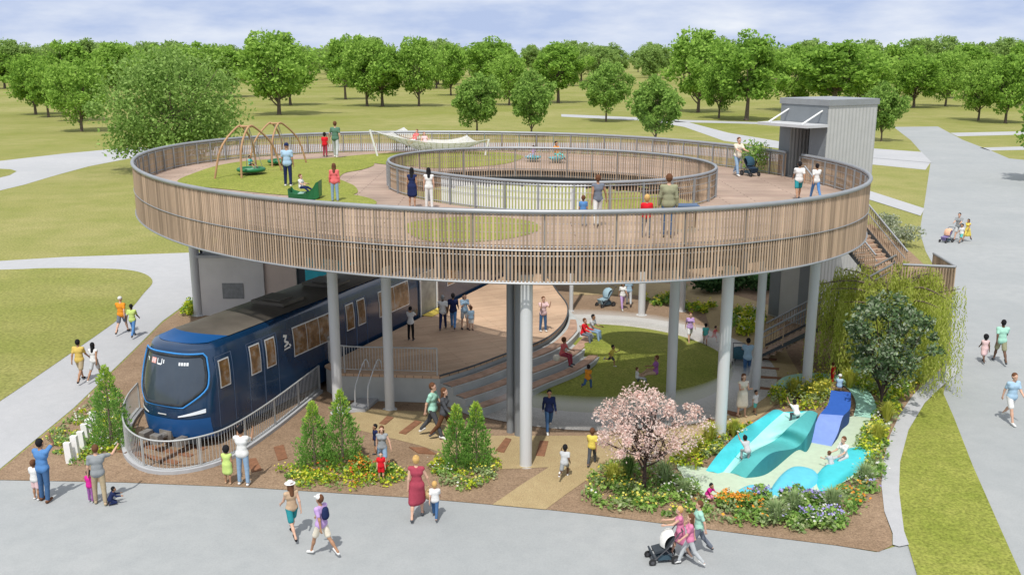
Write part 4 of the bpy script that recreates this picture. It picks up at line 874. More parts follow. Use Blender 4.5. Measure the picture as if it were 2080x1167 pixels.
for i, (x, y, h, r, m, lb) in enumerate([(1245, 985, .8, .5, 'YG', 'olive ornamental grass tuft left of the cherry trunk'), (1275, 975, .9, .45, 'MG', 'dark green grass tuft just behind the cherry trunk on its left'), (1350, 985, .85, .5, 'SG', 'blue green grass tuft right of the cherry trunk'), (1390, 1010, .6, .4, 'SG', 'sage grass tuft behind the family with the white pram'), (1575, 1062, .75, .55, 'SG', 'pale grass tuft at the plaza edge, in the centre of the lush bed'), (1610, 1045, .8, .5, 'SG', 'pale grass tuft just right of the centre of the lush bed'), (1690, 1040, .8, .55, 'SG', 'tall pale grass tuft near the mulch corner of the lush bed'), (1755, 985, .75, .5, 'SG', 'pale grass tuft beside the turquoise bench'), (1780, 905, .9, .5, 'YG', 'golden grass tuft at the right side of the turquoise bench'), (1800, 860, .9, .5, 'YG', 'golden grass tuft midway along the curved path border'), (1845, 790, 1.0, .6, 'YG', 'golden grass tuft at the start of the long path lawn'), (1895, 735, 1.1, .6, 'YG', 'golden grass tuft below the right hanging willow strands'), (1765, 745, 1.1, .7, 'YG', 'tall golden grass tuft under the left willow strands'), (1800, 730, 1.0, .6, 'YG', 'tall golden grass tuft under the middle of the willow'), (1715, 760, 1.0, .6, 'YG', 'golden grass tuft just above the green rubber path'), (1725, 790, .9, .55, 'YG', 'golden grass tuft left of the dark leaved tree trunk'), (1745, 770, .9, .6, 'YG', 'golden grass tuft in front of the lower stair'), (1830, 775, .9, .6, 'YG', 'golden grass tuft right of the dark leaved tree trunk'), (1870, 745, .8, .5, 'YG', 'golden grass tuft near the path bend'), (1655, 812, .7, .5, 'YG', 'golden grass tuft on the playground mound'), (1410, 925, .8, .5, 'YG', 'golden grass tuft beside the front right column'), (1440, 905, .9, .5, 'YG', 'golden grass tuft between the front right column and the cyan wave'), (1385, 940, .7, .5, 'YG', 'golden grass tuft right of the cherry crown'), (1490, 888, .7, .4, 'YG', 'golden grass tuft at the upper left of the cyan wave'), (1610, 805, .8, .5, 'YG', 'golden grass tuft left of the column on the mound'), (1675, 808, .8, .45, 'YG', 'golden grass tuft beside the top of the blue slide'), (1385, 600, .8, .6, 'MG', 'green grass tuft beyond the round lawn')]):
    grass(W(x, y), h, r, lb, leafmat('blade_'+m, {'YG': [(.38, .44, .06), (.58, .58, .12), (.48, .50, .09)], 'MG': [(.12, .23, .06), (.20, .32, .09)], 'SG': [(.24, .36, .14), (.40, .50, .25), (.32, .42, .19)]}[m], .3), group='ornamental grasses in the beds', seed=i)
for i, (x, y, lb) in enumerate([(1548, 1024, 'violet hydrangea bush at the left end of the lush bed'), (1608, 1020, 'violet hydrangea bush behind the orange flowers'), (1642, 1026, 'pale violet hydrangea bush in the middle of the lush bed'), (1645, 1068, 'violet hydrangea bush at the plaza edge of the lush bed'), (1690, 1072, 'violet hydrangea bush nearest the mulch corner')]):
    bush(W(x, y), .5, .4, lb, MG, 700, .09, 'violet hydrangeas in the lush bed', i, 'hydrangea', 'violet', 16)
for i, (x, y, lb, f, nf) in enumerate([(1470, 1030, 'orange flowering plant left of the hydrangeas', 'orange', 22), (1512, 1032, 'orange flowering plant next to the girl in pink', 'orange', 24), (775, 965, 'red flowering plant beside the child in red', 'red', 14), (740, 955, 'orange flowering plant at the back of the yellow bed', 'orange', 14)]):
    bush(W(x, y), .45, .38, lb, MG, 420, .08, 'orange and red flowering plants', i, 'flowering_plant', f, nf)
for i, (x, y, h, r, lb) in enumerate([(1440, 590, .9, 1.3, 'dark green shrub beyond the lawn between two columns'), (1500, 586, 1.1, 1.4, 'dark green shrub left of the lift tower base'), (1560, 590, 1.0, 1.2, 'dark green shrub at the foot of the lift tower')]):
    bush(W(x, y), h, r, lb, leafmat('shrub_dark', [(.02, .06, .02), (.05, .11, .04), (.08, .15, .05)], .15), 900, .16, 'dark shrubs beyond the round lawn', i)
bush(W(1800, 470), 1.3, 1.3, 'airy pale shrub beside the upper stair', leafmat('pale_shrub', [(.25, .30, .18), (.35, .4, .27), (.5, .52, .42), (.15, .22, .08)], .3), 900, .12, 'pale shrubs beside the upper stair', 1)
bush(W(1835, 500), 1.5, 1.3, 'airy pale shrub behind the stair landing', leafmat('pale_shrub', [], .3), 900, .12, 'pale shrubs beside the upper stair', 2)
p = W(1525, 308, ZD); p = Vector((11.6, 45.6, ZD)); bush(p+Vector((.2, 1.6, 0)), 1.5, .9, 'feathery green shrub showing above the back guard near the lift', MG, 700, .1, None, 3)

# ------------------------------------------------------------------ playground waves
def pmat(n, c): return mat('rubber_'+n, c, .75, .06, 5, .15, 60, spec=.25)
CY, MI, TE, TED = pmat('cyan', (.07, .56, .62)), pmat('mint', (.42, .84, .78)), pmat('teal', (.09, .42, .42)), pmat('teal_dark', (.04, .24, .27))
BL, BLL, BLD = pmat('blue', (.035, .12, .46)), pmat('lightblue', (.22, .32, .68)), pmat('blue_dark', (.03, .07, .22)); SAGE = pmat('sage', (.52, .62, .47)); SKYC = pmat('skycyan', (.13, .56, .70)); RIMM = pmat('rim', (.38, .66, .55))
play = thing('climbing_waves', 'wavy rubber climbing hill in cyan, mint, teal and blue bands', 'playground', W(1560, 930))
pl_im = Matrix.Translation(-W(1560, 930))
def plp(mb, nm, m, sm=True):
    o = mb.build(nm, m, play, sm); o.matrix_parent_inverse = pl_im; return o
def edgecurve(pts, hs): return cr_spline([W(x, y, h) for (x, y), h in zip(pts, hs)], 8)
e = [edgecurve([(1570, 832), (1538, 853), (1506, 874), (1464, 915), (1432, 957)], [.55, .66, .22, .52, .03]),
     edgecurve([(1592, 836), (1562, 862), (1530, 893), (1504, 916), (1464, 964)], [.70, .46, .56, .28, .03]),
     edgecurve([(1640, 834), (1604, 865), (1574, 893), (1524, 920), (1482, 960)], [.80, .85, .30, .62, .03]),
     edgecurve([(1661, 839), (1643, 878), (1618, 908), (1562, 922), (1513, 972)], [.60, .70, .18, .70, .03])]
for k, m in ((0, CY), (1, MI), (2, TE)):
    rows = [[a.lerp(b, j/4)+Vector((0, 0, (-.07 if k == 1 else .05)*math.sin(j/4*math.pi))) for j in range(5)] for a, b in zip(e[k], e[k+1])]
    plp(MB().grid(rows), ('cyan_band', 'mint_band', 'teal_band')[k], m)
fl = lambda P: [Vector((p.x, p.y, .02)) for p in P]
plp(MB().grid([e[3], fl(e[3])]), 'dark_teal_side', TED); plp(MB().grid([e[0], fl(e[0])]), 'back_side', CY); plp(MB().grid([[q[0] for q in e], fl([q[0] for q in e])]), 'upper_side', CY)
bl = edgecurve([(1688, 792), (1682, 820), (1664, 843), (1652, 872), (1642, 898)], [.8, .62, .55, .28, .05]); br_ = edgecurve([(1728, 796), (1727, 828), (1712, 846), (1702, 878), (1688, 907)], [.8, .62, .55, .28, .05])
h_ = 15
def rib(a, b): return [[p.lerp(q, j/4) for j in range(5)] for p, q in zip(a, b)]
plp(MB().grid(rib(bl[:h_+1], br_[:h_+1])), 'blue_band', BL); plp(MB().grid(rib(bl[h_:], br_[h_:])), 'light_blue_band', BLL)
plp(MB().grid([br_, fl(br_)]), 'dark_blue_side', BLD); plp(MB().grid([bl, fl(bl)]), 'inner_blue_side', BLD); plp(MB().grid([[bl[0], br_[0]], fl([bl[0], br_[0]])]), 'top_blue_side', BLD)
ground('rubber_surface', [(1375, 945), (1432, 952), (1513, 965), (1600, 930), (1642, 885), (1685, 880), (1722, 850), (1768, 850), (1748, 905), (1782, 920), (1745, 965), (1650, 1005), (1540, 1016), (1440, 1012), (1400, 985)], SAGE, .06, True)
rimc = cr_spline([W(x, y) for x, y in [(1588, 790), (1610, 772), (1650, 766), (1700, 770), (1738, 790), (1758, 820), (1755, 850)]], 6)
a = []; b = []
for i, q in enumerate(rimc):
    t = (rimc[min(i+1, len(rimc)-1)]-rimc[max(0, i-1)]).normalized(); n = Vector((-t.y, t.x, 0))*.36; a.append(q+n+Vector((0, 0, .07))); b.append(q-n+Vector((0, 0, .07)))
o = MB().grid([a, b]).build('rubber_rim', RIMM); T(o, 'speckled green rubber path curving round the yellow mound', 'path'); o['kind'] = 'structure'
def hump(name, px, h, m, label):
    P = smoothpoly(px, .06, 4); c = sum(P, Vector())/len(P); rows = []
    for i in range(9):
        q = i/8; rows.append([c.lerp(p_, min(1, q*1.02))+Vector((0, 0, h*(1-q**6))) for p_ in P+[P[0]]])
    o = MB().grid(rows).build(name, m, smooth=True); T(o, label, 'play mound'); return o
hump('play_mound', [(1660, 962), (1690, 940), (1725, 912), (1778, 912), (1774, 932), (1735, 962), (1690, 992), (1664, 994)], .2, CY, 'turquoise wave bench where the adult in white sits')
hump('play_mound', [(1566, 998), (1584, 968), (1614, 950), (1652, 956), (1664, 974), (1640, 996), (1600, 1010)], .2, SKYC, 'sky blue mound in front of the climbing waves')
hump('play_mound', [(1490, 1005), (1520, 990), (1562, 992), (1570, 1008), (1530, 1018), (1500, 1014)], .18, SKYC, 'low blue mound nearest the girl in pink')

# ------------------------------------------------------------------ deck equipment
ARCHW = mat('arch_wood', (.42, .25, .13), .6, .2, 2); GRNP = mat('green_plastic', (.02, .16, .06), .4, .1, 2); GRNL = mat('pale_green_plastic', (.35, .55, .45), .5, .1, 2); ROPE = mat('rope', (.25, .25, .22), .9, .1, 5)
def swing(c, label, s=1.0):
    r = thing('saucer_swing', label, 'swing', c, 0, 'saucer swings with arched wooden frames', s)
    for k in (0, 1):
        f1 = Vector((-1.3+1.25*k, -1.15, 0)); f2 = f1+Vector((1.35, 2.3, 0)); ap = Vector((-.32+.55*k, 0, 2.45))
        pts = cr_spline([f1, f1.lerp(ap, .45)+Vector((-.12, -.3, .35)), ap+Vector((-.12, -.22, -.12)), ap+Vector((.12, .22, -.12)), f2.lerp(ap, .45)+Vector((.12, .3, .35)), f2], 6)
        MB().tube(pts, .05, 8).build('arch', ARCHW, r, True)
    MB().tube([(-.34, 0, 2.4), (.24, 0, 2.4)], .05, 8).build('crossbeam', ARCHW, r)
    t = MB(); n = 24; t.tube([(.58*math.cos(6.283*i/n)+.1, .58*math.sin(6.283*i/n), .42) for i in range(n)], .09, 8, closed=True); seat = t.build('saucer_seat', GRNP, r, True)
    MB().lathe([(.0, .40), (.5, .42), (.56, .47)], (.1, 0, 0), 20).build('seat_mat', GRNL, seat, True)
    for q in (.6, 2.2, 3.8, 5.4): MB().tube([(.1+.56*math.cos(q), .56*math.sin(q), .46), (-.05 if math.cos(q) < 0 else .1, 0, 2.38)], .014, 5).build('rope', ROPE, r)
    return r
swing(W(507, 362, ZD), 'front saucer swing with child, on the large grass mound'); swing(W(566, 343, ZD), 'rear empty saucer swing, on the large grass mound', .95)
# rocking boat
bt = thing('rocking_boat', 'green plastic rocking boat with high prow near the guard', 'play boat', W(621, 404, ZD)+Vector((0, 0, .03)))
mb = MB(); pf = [(-.62, .05, .42), (-.55, .0, .30), (-.3, -.02, .22), (.1, -.02, .24), (.35, .0, .42), (.5, .02, .66), (.6, .08, .72)]
for sg in (-1, 1):
    lo = [Vector((x, sg*.28, b)) for x, b, t_ in pf]; hi = [Vector((x, sg*.36, t_)) for x, b, t_ in pf]; mb.grid([lo, hi]); mb.grid([[p+Vector((0, sg*.03, 0)) for p in lo], [p+Vector((0, sg*.03, 0)) for p in hi]]); mb.grid([hi, [p+Vector((0, sg*.03, 0)) for p in hi]])
mb.grid([[Vector((x, -.28, b+.03)) for x, b, t_ in pf], [Vector((x, .28, b+.03)) for x, b, t_ in pf]]); mb.add([(.6, -.36, .72), (.6, .36, .72), (.6, .28, .08), (.6, -.28, .08)], [(0, 1, 2, 3)]); mb.add([(-.62, -.36, .42), (-.62, .36, .42), (-.62, .28, .05), (-.62, -.28, .05)], [(3, 2, 1, 0)])
mb.build('hull', GRNP, bt); MB().box((-.15, 0, .2), (.22, .56, .05)).build('bench', GRNL, bt)
# net
net = thing('stretched_net', 'white rope net stretched between four leaning white posts', 'net', W(880, 315, ZD)); nim = Matrix.Translation(-net.location)
def npart(mb, nm, m):
    o = mb.build(nm, m, net); o.matrix_parent_inverse = nim; return o
cor = []
for (bx, by), (tx, ty_) in (((768, 321), (751, 264)), ((826, 299), (820, 259)), ((950, 309), (948, 275)), ((985, 320), (993, 283))):
    b = W(bx, by, ZD); t_ = Wd(tx, ty_, b.y+(-.1)); npart(MB().tube([b, t_], .055, 8), 'post', WHITE); cor.append(t_)
mb = MB(); N_ = 18
def npnt(u, v):
    a = cor[0].lerp(cor[1], v); b = cor[3].lerp(cor[2], v); q = a.lerp(b, u); pin = .22*math.sin(math.pi*u); v2 = .5+(v-.5)*(1-pin*1.2); a = cor[0].lerp(cor[1], v2); b = cor[3].lerp(cor[2], v2)
    q = a.lerp(b, u); q.z -= .85*math.sin(math.pi*u)**.8*(.55+.45*math.sin(math.pi*v)) + .25*math.sin(math.pi*v); return q
for i in range(N_+1):
    mb.tube([npnt(i/N_, j/10) for j in range(11)], .016, 4, cap=False)
for j in range(N_-3): mb.tube([npnt(i/12, j/(N_-4)) for i in range(13)], .016, 4, cap=False)
npart(mb, 'net_mesh', mat('net_rope', (.62, .62, .60), .8, .05, 3))
NF = mat('net_fabric', (.72, .72, .69), .8, .05, 3); NF.node_tree.nodes['Principled BSDF'].inputs['Alpha'].default_value = .62
npart(MB().grid([[npnt(i/20, j/12)+Vector((0, 0, .004)) for j in range(13)] for i in range(21)]), 'net_fabric', NF)
# blue topped slatted drum
dt = thing('slatted_table', 'slatted wooden stand with dark blue top by the front guard', 'table', W(1393, 470, ZD))
MB().box((0, 0, .86), (.74, .6, .05)).build('table_top', mat('blue_top', (.05, .10, .19), .4, .1, 2), dt); MB().box((0, 0, .06), (.66, .52, .12)).build('base', mat('stand_base', (.4, .36, .3), .8, .1, 2), dt)
mb = MB()
for i in range(7):
    for y in (-.25, .25): mb.box((-.3+.1*i, y, .48), (.05, .03, .72))
for i in range(5):
    for x in (-.32, .32): mb.box((x, -.2+.1*i, .48), (.03, .05, .72))
mb.build('slats', SLAT, dt)
TEAL = mat('teal_plastic', (.10, .40, .45), .5, .1, 2)
for i, (x, y, lb) in enumerate(((1083, 328, 'pale teal spinner dish beside the inner guard, left of two'), (1130, 330, 'pale teal spinner dish beside the inner guard, right of two'))):
    o = MB().lathe([(0, .05), (.2, .05), (.42, .2), (.46, .26), (.4, .24), (.2, .12), (0, .12)], n=20).build('spinner_dish', TEAL, None, True, loc=W(x, y, ZD)+Vector((0, 0, .02))); T(o, lb, 'spinner', 'spinner dishes on the deck')

# ------------------------------------------------------------------ prams
TYRE = mat('tyre', (.03, .03, .03), .8, .1, 4); FRM = mat('pram_frame', (.12, .12, .13), .4, .1, 4, metal=.5)
def pram(c, face, label, fab, can, s=1.0):
    r = thing('stroller', label, 'stroller', c, R(face), 'strollers'); r.scale = (s,)*3      # pushes towards local -y
    for x in (-.25, .25):
        for y, rr in ((-.38, .11), (.32, .14)):
            w_ = MB().tube([(x-.02, y, rr), (x+.02, y, rr)], rr, 14).build('wheel', TYRE, r); MB().tube([(x-.025, y, rr), (x+.025, y, rr)], rr*.5, 10).build('rim', FRM, w_)
    mb = MB()
    for x in (-.24, .24):
        mb.tube([(x, -.38, .12), (x, .05, .5), (x, .42, 1.0), (x, .5, 1.04)], .017, 6); mb.tube([(x, .32, .14), (x, .0, .48)], .017, 6)
    mb.tube([(-.24, .5, 1.04), (.24, .5, 1.04)], .02, 6); mb.tube([(-.24, .32, .16), (.24, .32, .16)], .014, 6); mb.build('frame', FRM, r)
    mb = MB(); mb.box((0, -.1, .42), (.4, .42, .07), 0, 0, R(12)); mb.box((0, .16, .64), (.4, .06, .5), 0, 0, R(-25)); mb.box((0, -.36, .3), (.36, .05, .26), 0, 0, R(20)); mb.build('seat', fab, r)
    rows = []
    for i in range(8):
        a = R(-5+i*16); rows.append([Vector((.25*math.cos(R(180*j/8)) if False else -.24+.06*j, .22-.34*math.sin(a)*(1 if True else 0)*(.75+.25*math.sin(math.pi*j/8)), .62+.36*math.cos(a)*(.85+.15*math.sin(math.pi*j/8)))) for j in range(9)])
    MB().grid(rows).build('canopy', can, r, True); MB().box((0, .02, .2), (.38, .42, .14)).build('basket', mat('pram_basket', (.05, .09, .12), .8, .1, 4), r); return r
def fabm(c): 
    k = 'fabric_%d_%d_%d' % tuple(int(x*255) for x in c); return mat(k, c, .9, .1, 9, .2, 40, spec=.1)
pram(W(1346, 1138), -82, 'white canopied stroller pushed by the family on the plaza', fabm((.05, .06, .07)), fabm((.75, .74, .70)), .88)
pram(W(1523, 357, ZD), 25, 'dark stroller on the deck near the lift tower', fabm((.03, .05, .08)), fabm((.04, .09, .13)), .95)
pram(W(1500, 752), -10, 'dark stroller pushed along the gravel beside the stairs', fabm((.04, .05, .06)), fabm((.05, .12, .16)))
pram(W(1230, 622), -60, 'pale blue stroller at the back of the round lawn', fabm((.3, .42, .48)), fabm((.35, .5, .58)))
pram(W(1922, 492), -60, 'violet stroller with the family on the wide road', fabm((.22, .18, .35)), fabm((.75, .45, .3)))

# ------------------------------------------------------------------ people (one continuous skin surface each, dressed)
def smin(a, b, k):
    h = np.clip(.5+.5*(b-a)/k, 0, 1); return b*(1-h)+a*h-k*h*(1-h)
def sdf_grid(prims, h):
    """prims: (a, b, ra, rb, k, scale_xyz or None)"""
    lo = np.min([np.minimum(p[0], p[1])-max(p[2], p[3])*1.6 for p in prims], 0)-.03; hi = np.max([np.maximum(p[0], p[1])+max(p[2], p[3])*1.6 for p in prims], 0)+.03
    n = np.ceil((hi-lo)/h).astype(int)+1; V = np.full(n, .2, np.float32)
    ax_ = [lo[i]+h*np.arange(n[i]) for i in range(3)]
    for a, b, ra, rb, k, sc in prims:
        m = max(ra, rb)*(max(sc) if sc else 1)+.06+k; l = np.maximum(0, np.floor((np.minimum(a, b)-m-lo)/h).astype(int)); u = np.minimum(n, np.ceil((np.maximum(a, b)+m-lo)/h).astype(int)+1)
        if np.any(u <= l): continue
        X, Y, Z = np.meshgrid(ax_[0][l[0]:u[0]], ax_[1][l[1]:u[1]], ax_[2][l[2]:u[2]], indexing='ij'); P_ = np.stack([X, Y, Z], -1).astype(np.float32)
        ab = (b-a); L2 = float(ab@ab); t = np.clip(((P_-a)@ab)/L2, 0, 1) if L2 > 1e-9 else np.zeros(P_.shape[:3], np.float32)
        d = P_-(a+t[..., None]*ab)
        if sc: d = d/np.array(sc, np.float32)
        D = np.sqrt((d**2).sum(-1))-(ra+(rb-ra)*t)
        s = (slice(l[0], u[0]), slice(l[1], u[1]), slice(l[2], u[2])); V[s] = smin(V[s], D, k) if k > 0 else np.minimum(V[s], D)
    return V, lo
def nets(V, lo, h):
    S = V < 0; c = [V[i:V.shape[0]-1+i, j:V.shape[1]-1+j, k:V.shape[2]-1+k] for i in (0, 1) for j in (0, 1) for k in (0, 1)]
    cs = [x < 0 for x in c]; anyv = np.logical_or.reduce(cs); allv = np.logical_and.reduce(cs); A = anyv & ~allv
    I = np.argwhere(A); idx = -np.ones(A.shape, int); idx[A] = np.arange(len(I)); vals = np.stack([x[A] for x in c], 1); offs_ = np.array([(i, j, k) for i in (0, 1) for j in (0, 1) for k in (0, 1)], float)
    acc = np.zeros((len(I), 3)); cnt = np.zeros(len(I))
    for a in range(8):
        for b in range(a+1, 8):
            if abs(offs_[a]-offs_[b]).sum() != 1: continue
            va, vb = vals[:, a], vals[:, b]; m = (va < 0) != (vb < 0); t = np.where(m, va/np.where(m, va-vb, 1), 0); acc += np.where(m[:, None], offs_[a]+t[:, None]*(offs_[b]-offs_[a]), 0); cnt += m
    verts = lo+h*(I+acc/cnt[:, None]); F_ = []
    for d in range(3):
        s0 = [slice(None)]*3; s1 = [slice(None)]*3; s0[d] = slice(0, -1); s1[d] = slice(1, None); a, b = S[tuple(s0)], S[tuple(s1)]; E_ = np.argwhere(a != b); e1, e2 = [(1, 2), (2, 0), (0, 1)][d]
        E_ = E_[(E_[:, e1] > 0) & (E_[:, e2] > 0) & (E_[:, e1] < idx.shape[e1]) & (E_[:, e2] < idx.shape[e2])]
        def g(o1, o2): q = E_.copy(); q[:, e1] += o1; q[:, e2] += o2; return idx[q[:, 0], q[:, 1], q[:, 2]]
        quad = np.stack([g(-1, -1), g(0, -1), g(0, 0), g(-1, 0)], 1); fl_ = a[E_[:, 0], E_[:, 1], E_[:, 2]]; quad[~fl_] = quad[~fl_][:, ::-1]; F_.append(quad)
    return verts, np.concatenate(F_)
def npmesh(name, v, f, mi=None, mats=()):
    me = bpy.data.meshes.new(name); f = f[(f >= 0).all(1)]; me.vertices.add(len(v)); me.vertices.foreach_set('co', v.astype(np.float32).ravel()); me.loops.add(len(f)*4); me.loops.foreach_set('vertex_index', f.astype(np.int32).ravel())
    me.polygons.add(len(f)); me.polygons.foreach_set('loop_start', np.arange(0, len(f)*4, 4, dtype=np.int32)); me.polygons.foreach_set('use_smooth', np.ones(len(f), bool))
    for m in mats: me.materials.append(m)
    if mi is not None: me.polygons.foreach_set('material_index', mi[:len(f)].astype(np.int32))
    me.update(calc_edges=True); return me
POSE = {  # la/ra: forward, out, elbow ; ll/rl: forward, out, knee
 'stand': dict(la=(6, 9, 12), ra=(-3, 9, 14), ll=(3, 3, 4), rl=(-3, 3, 3)), 'walk': dict(la=(26, 7, 22), ra=(-24, 7, 14), ll=(-22, 1, 18), rl=(24, 1, 6)), 'walkb': dict(la=(-24, 7, 14), ra=(26, 7, 22), ll=(24, 1, 6), rl=(-22, 1, 18)),
 'run': dict(la=(45, 12, 80), ra=(-40, 12, 75), ll=(-32, 2, 60), rl=(48, 2, 45), lean=12), 'push': dict(la=(48, 3, 32), ra=(48, 3, 32), ll=(-18, 1, 14), rl=(20, 1, 5), lean=4), 'camera': dict(la=(62, 8, 95), ra=(62, 8, 95), ll=(2, 4, 3), rl=(-2, 4, 3)),
 'point': dict(la=(4, 12, 12), ra=(78, 55, 45), ll=(8, 4, 6), rl=(-8, 4, 4)), 'hands_l': dict(la=(8, 24, 6), ra=(-12, 8, 12), ll=(14, 2, 5), rl=(-12, 2, 12)), 'hands_r': dict(la=(-12, 8, 12), ra=(8, 24, 6), ll=(-12, 2, 12), rl=(14, 2, 5)),
 'reach_l': dict(la=(20, 100, 15), ra=(0, 10, 12), ll=(10, 3, 6), rl=(-10, 3, 8)), 'reach_r': dict(la=(0, 10, 12), ra=(20, 100, 15), ll=(-10, 3, 8), rl=(10, 3, 6)), 'raise': dict(la=(20, 12, 50), ra=(130, 12, 75), ll=(2, 4, 3), rl=(-4, 4, 4)),
 'sit': dict(la=(35, 10, 50), ra=(35, 10, 50), ll=(88, 12, 25), rl=(88, 12, 35), lean=-4), 'ledge': dict(la=(35, 6, 45), ra=(35, 6, 45), ll=(84, 7, 80), rl=(84, 7, 72), lean=8), 'kneel': dict(la=(50, 8, 35), ra=(45, 8, 40), ll=(60, 6, 150), rl=(60, 6, 150), lean=26),
 'climb': dict(la=(120, 12, 25), ra=(85, 12, 45), ll=(75, 8, 85), rl=(10, 4, 30), lean=34), 'arms_x': dict(la=(30, 4, 85), ra=(30, 4, 85), ll=(4, 4, 5), rl=(-2, 4, 3)), 'recline': dict(la=(60, 10, 30), ra=(30, 20, 40), ll=(80, 8, 15), rl=(84, 6, 40), lean=-35)}
def skel(pose, build):
    P_ = POSE[pose]; ch = build == 'child'; wm = build == 'woman'
    s = .62 if ch else (.95 if wm else 1.0); hs = .83 if ch else (.95 if wm else 1.0); rs = .66 if ch else (.88 if wm else 1.0); J = {}
    ln = R(P_.get('lean', 0)); f = np.array((0, -1., 0)); up = np.array((0, 0, 1.)); x = np.array((1., 0, 0))
    def tor(fx, fy, fz): return x*fx*s+(f*fy+up*fz)*s*0+ (f*(fy*math.cos(ln)+fz*math.sin(ln))+up*(fz*math.cos(ln)-fy*math.sin(ln)))*s
    o = np.array((0, 0, 0.)); J['pel'] = o; J['waist'] = tor(0, 0, .17); J['chest'] = tor(0, .01, .36); J['neck'] = tor(0, 0, .52); J['neckt'] = tor(0, .02, .58)
    hl = ln*.5; J['head'] = J['neck']+(f*(.03*math.cos(hl)+.15*math.sin(hl))+up*(.165*math.cos(hl)))*(s*.45+hs*.55)
    shw = .16 if wm else .178; hw = .088
    def limb(a, fwd, outw, sd, L1, flex, L2, kf):
        fw = R(fwd)+(ln*0.0); ow = R(outw); d = f*math.sin(fw)*math.cos(ow)-up*math.cos(fw)*math.cos(ow)+x*sd*math.sin(ow); m = a+d*L1*s; fw2 = fw+R(flex)*kf; ow2 = ow*.5
        d2 = f*math.sin(fw2)*math.cos(ow2)-up*math.cos(fw2)*math.cos(ow2)+x*sd*math.sin(ow2); return m, m+d2*L2*s, d2
    for n, sd in (('l', 1), ('r', -1)):
        J['sh'+n] = tor(sd*shw, 0, .46); a = P_[n+'a']; J['el'+n], J['wr'+n], J['hd'+n] = limb(J['sh'+n], a[0], a[1], sd, .29, a[2], .25, 1)
        J['hip'+n] = tor(sd*hw, 0, -.03); a = P_[n+'l']; J['kn'+n], J['an'+n], J['sd'+n] = limb(J['hip'+n], a[0], a[1], sd, .43, a[2], .42, -1)
        sh = J['sd'+n]; toe = f*max(.25, -sh[2])+up*min(.6, max(-.8, -sh@f))*.9; toe /= np.linalg.norm(toe); J['toe'+n] = J['an'+n]+toe*.15*s-np.array((0, 0, .045*s)); J['heel'+n] = J['an'+n]-toe*.04*s-np.array((0, 0, .045*s))
    low = min(min(J['toel'][2], J['toer'][2], J['heell'][2], J['heelr'][2])-.042*rs, J['pel'][2]-.12*rs if pose in ('sit', 'kneel', 'recline') else 9, min(J['knl'][2], J['knr'][2])-.06*rs)
    if pose == 'ledge': low = J['pel'][2]-.12*rs     # seated on a ledge: origin at the seat
    for k_ in J:
        if k_[:2] not in ('hd', 'sd'): J[k_] = J[k_]-np.array((0, 0, low))
    return J, s, hs, rs, f, x, up
HB = .0115; CACHE = {}
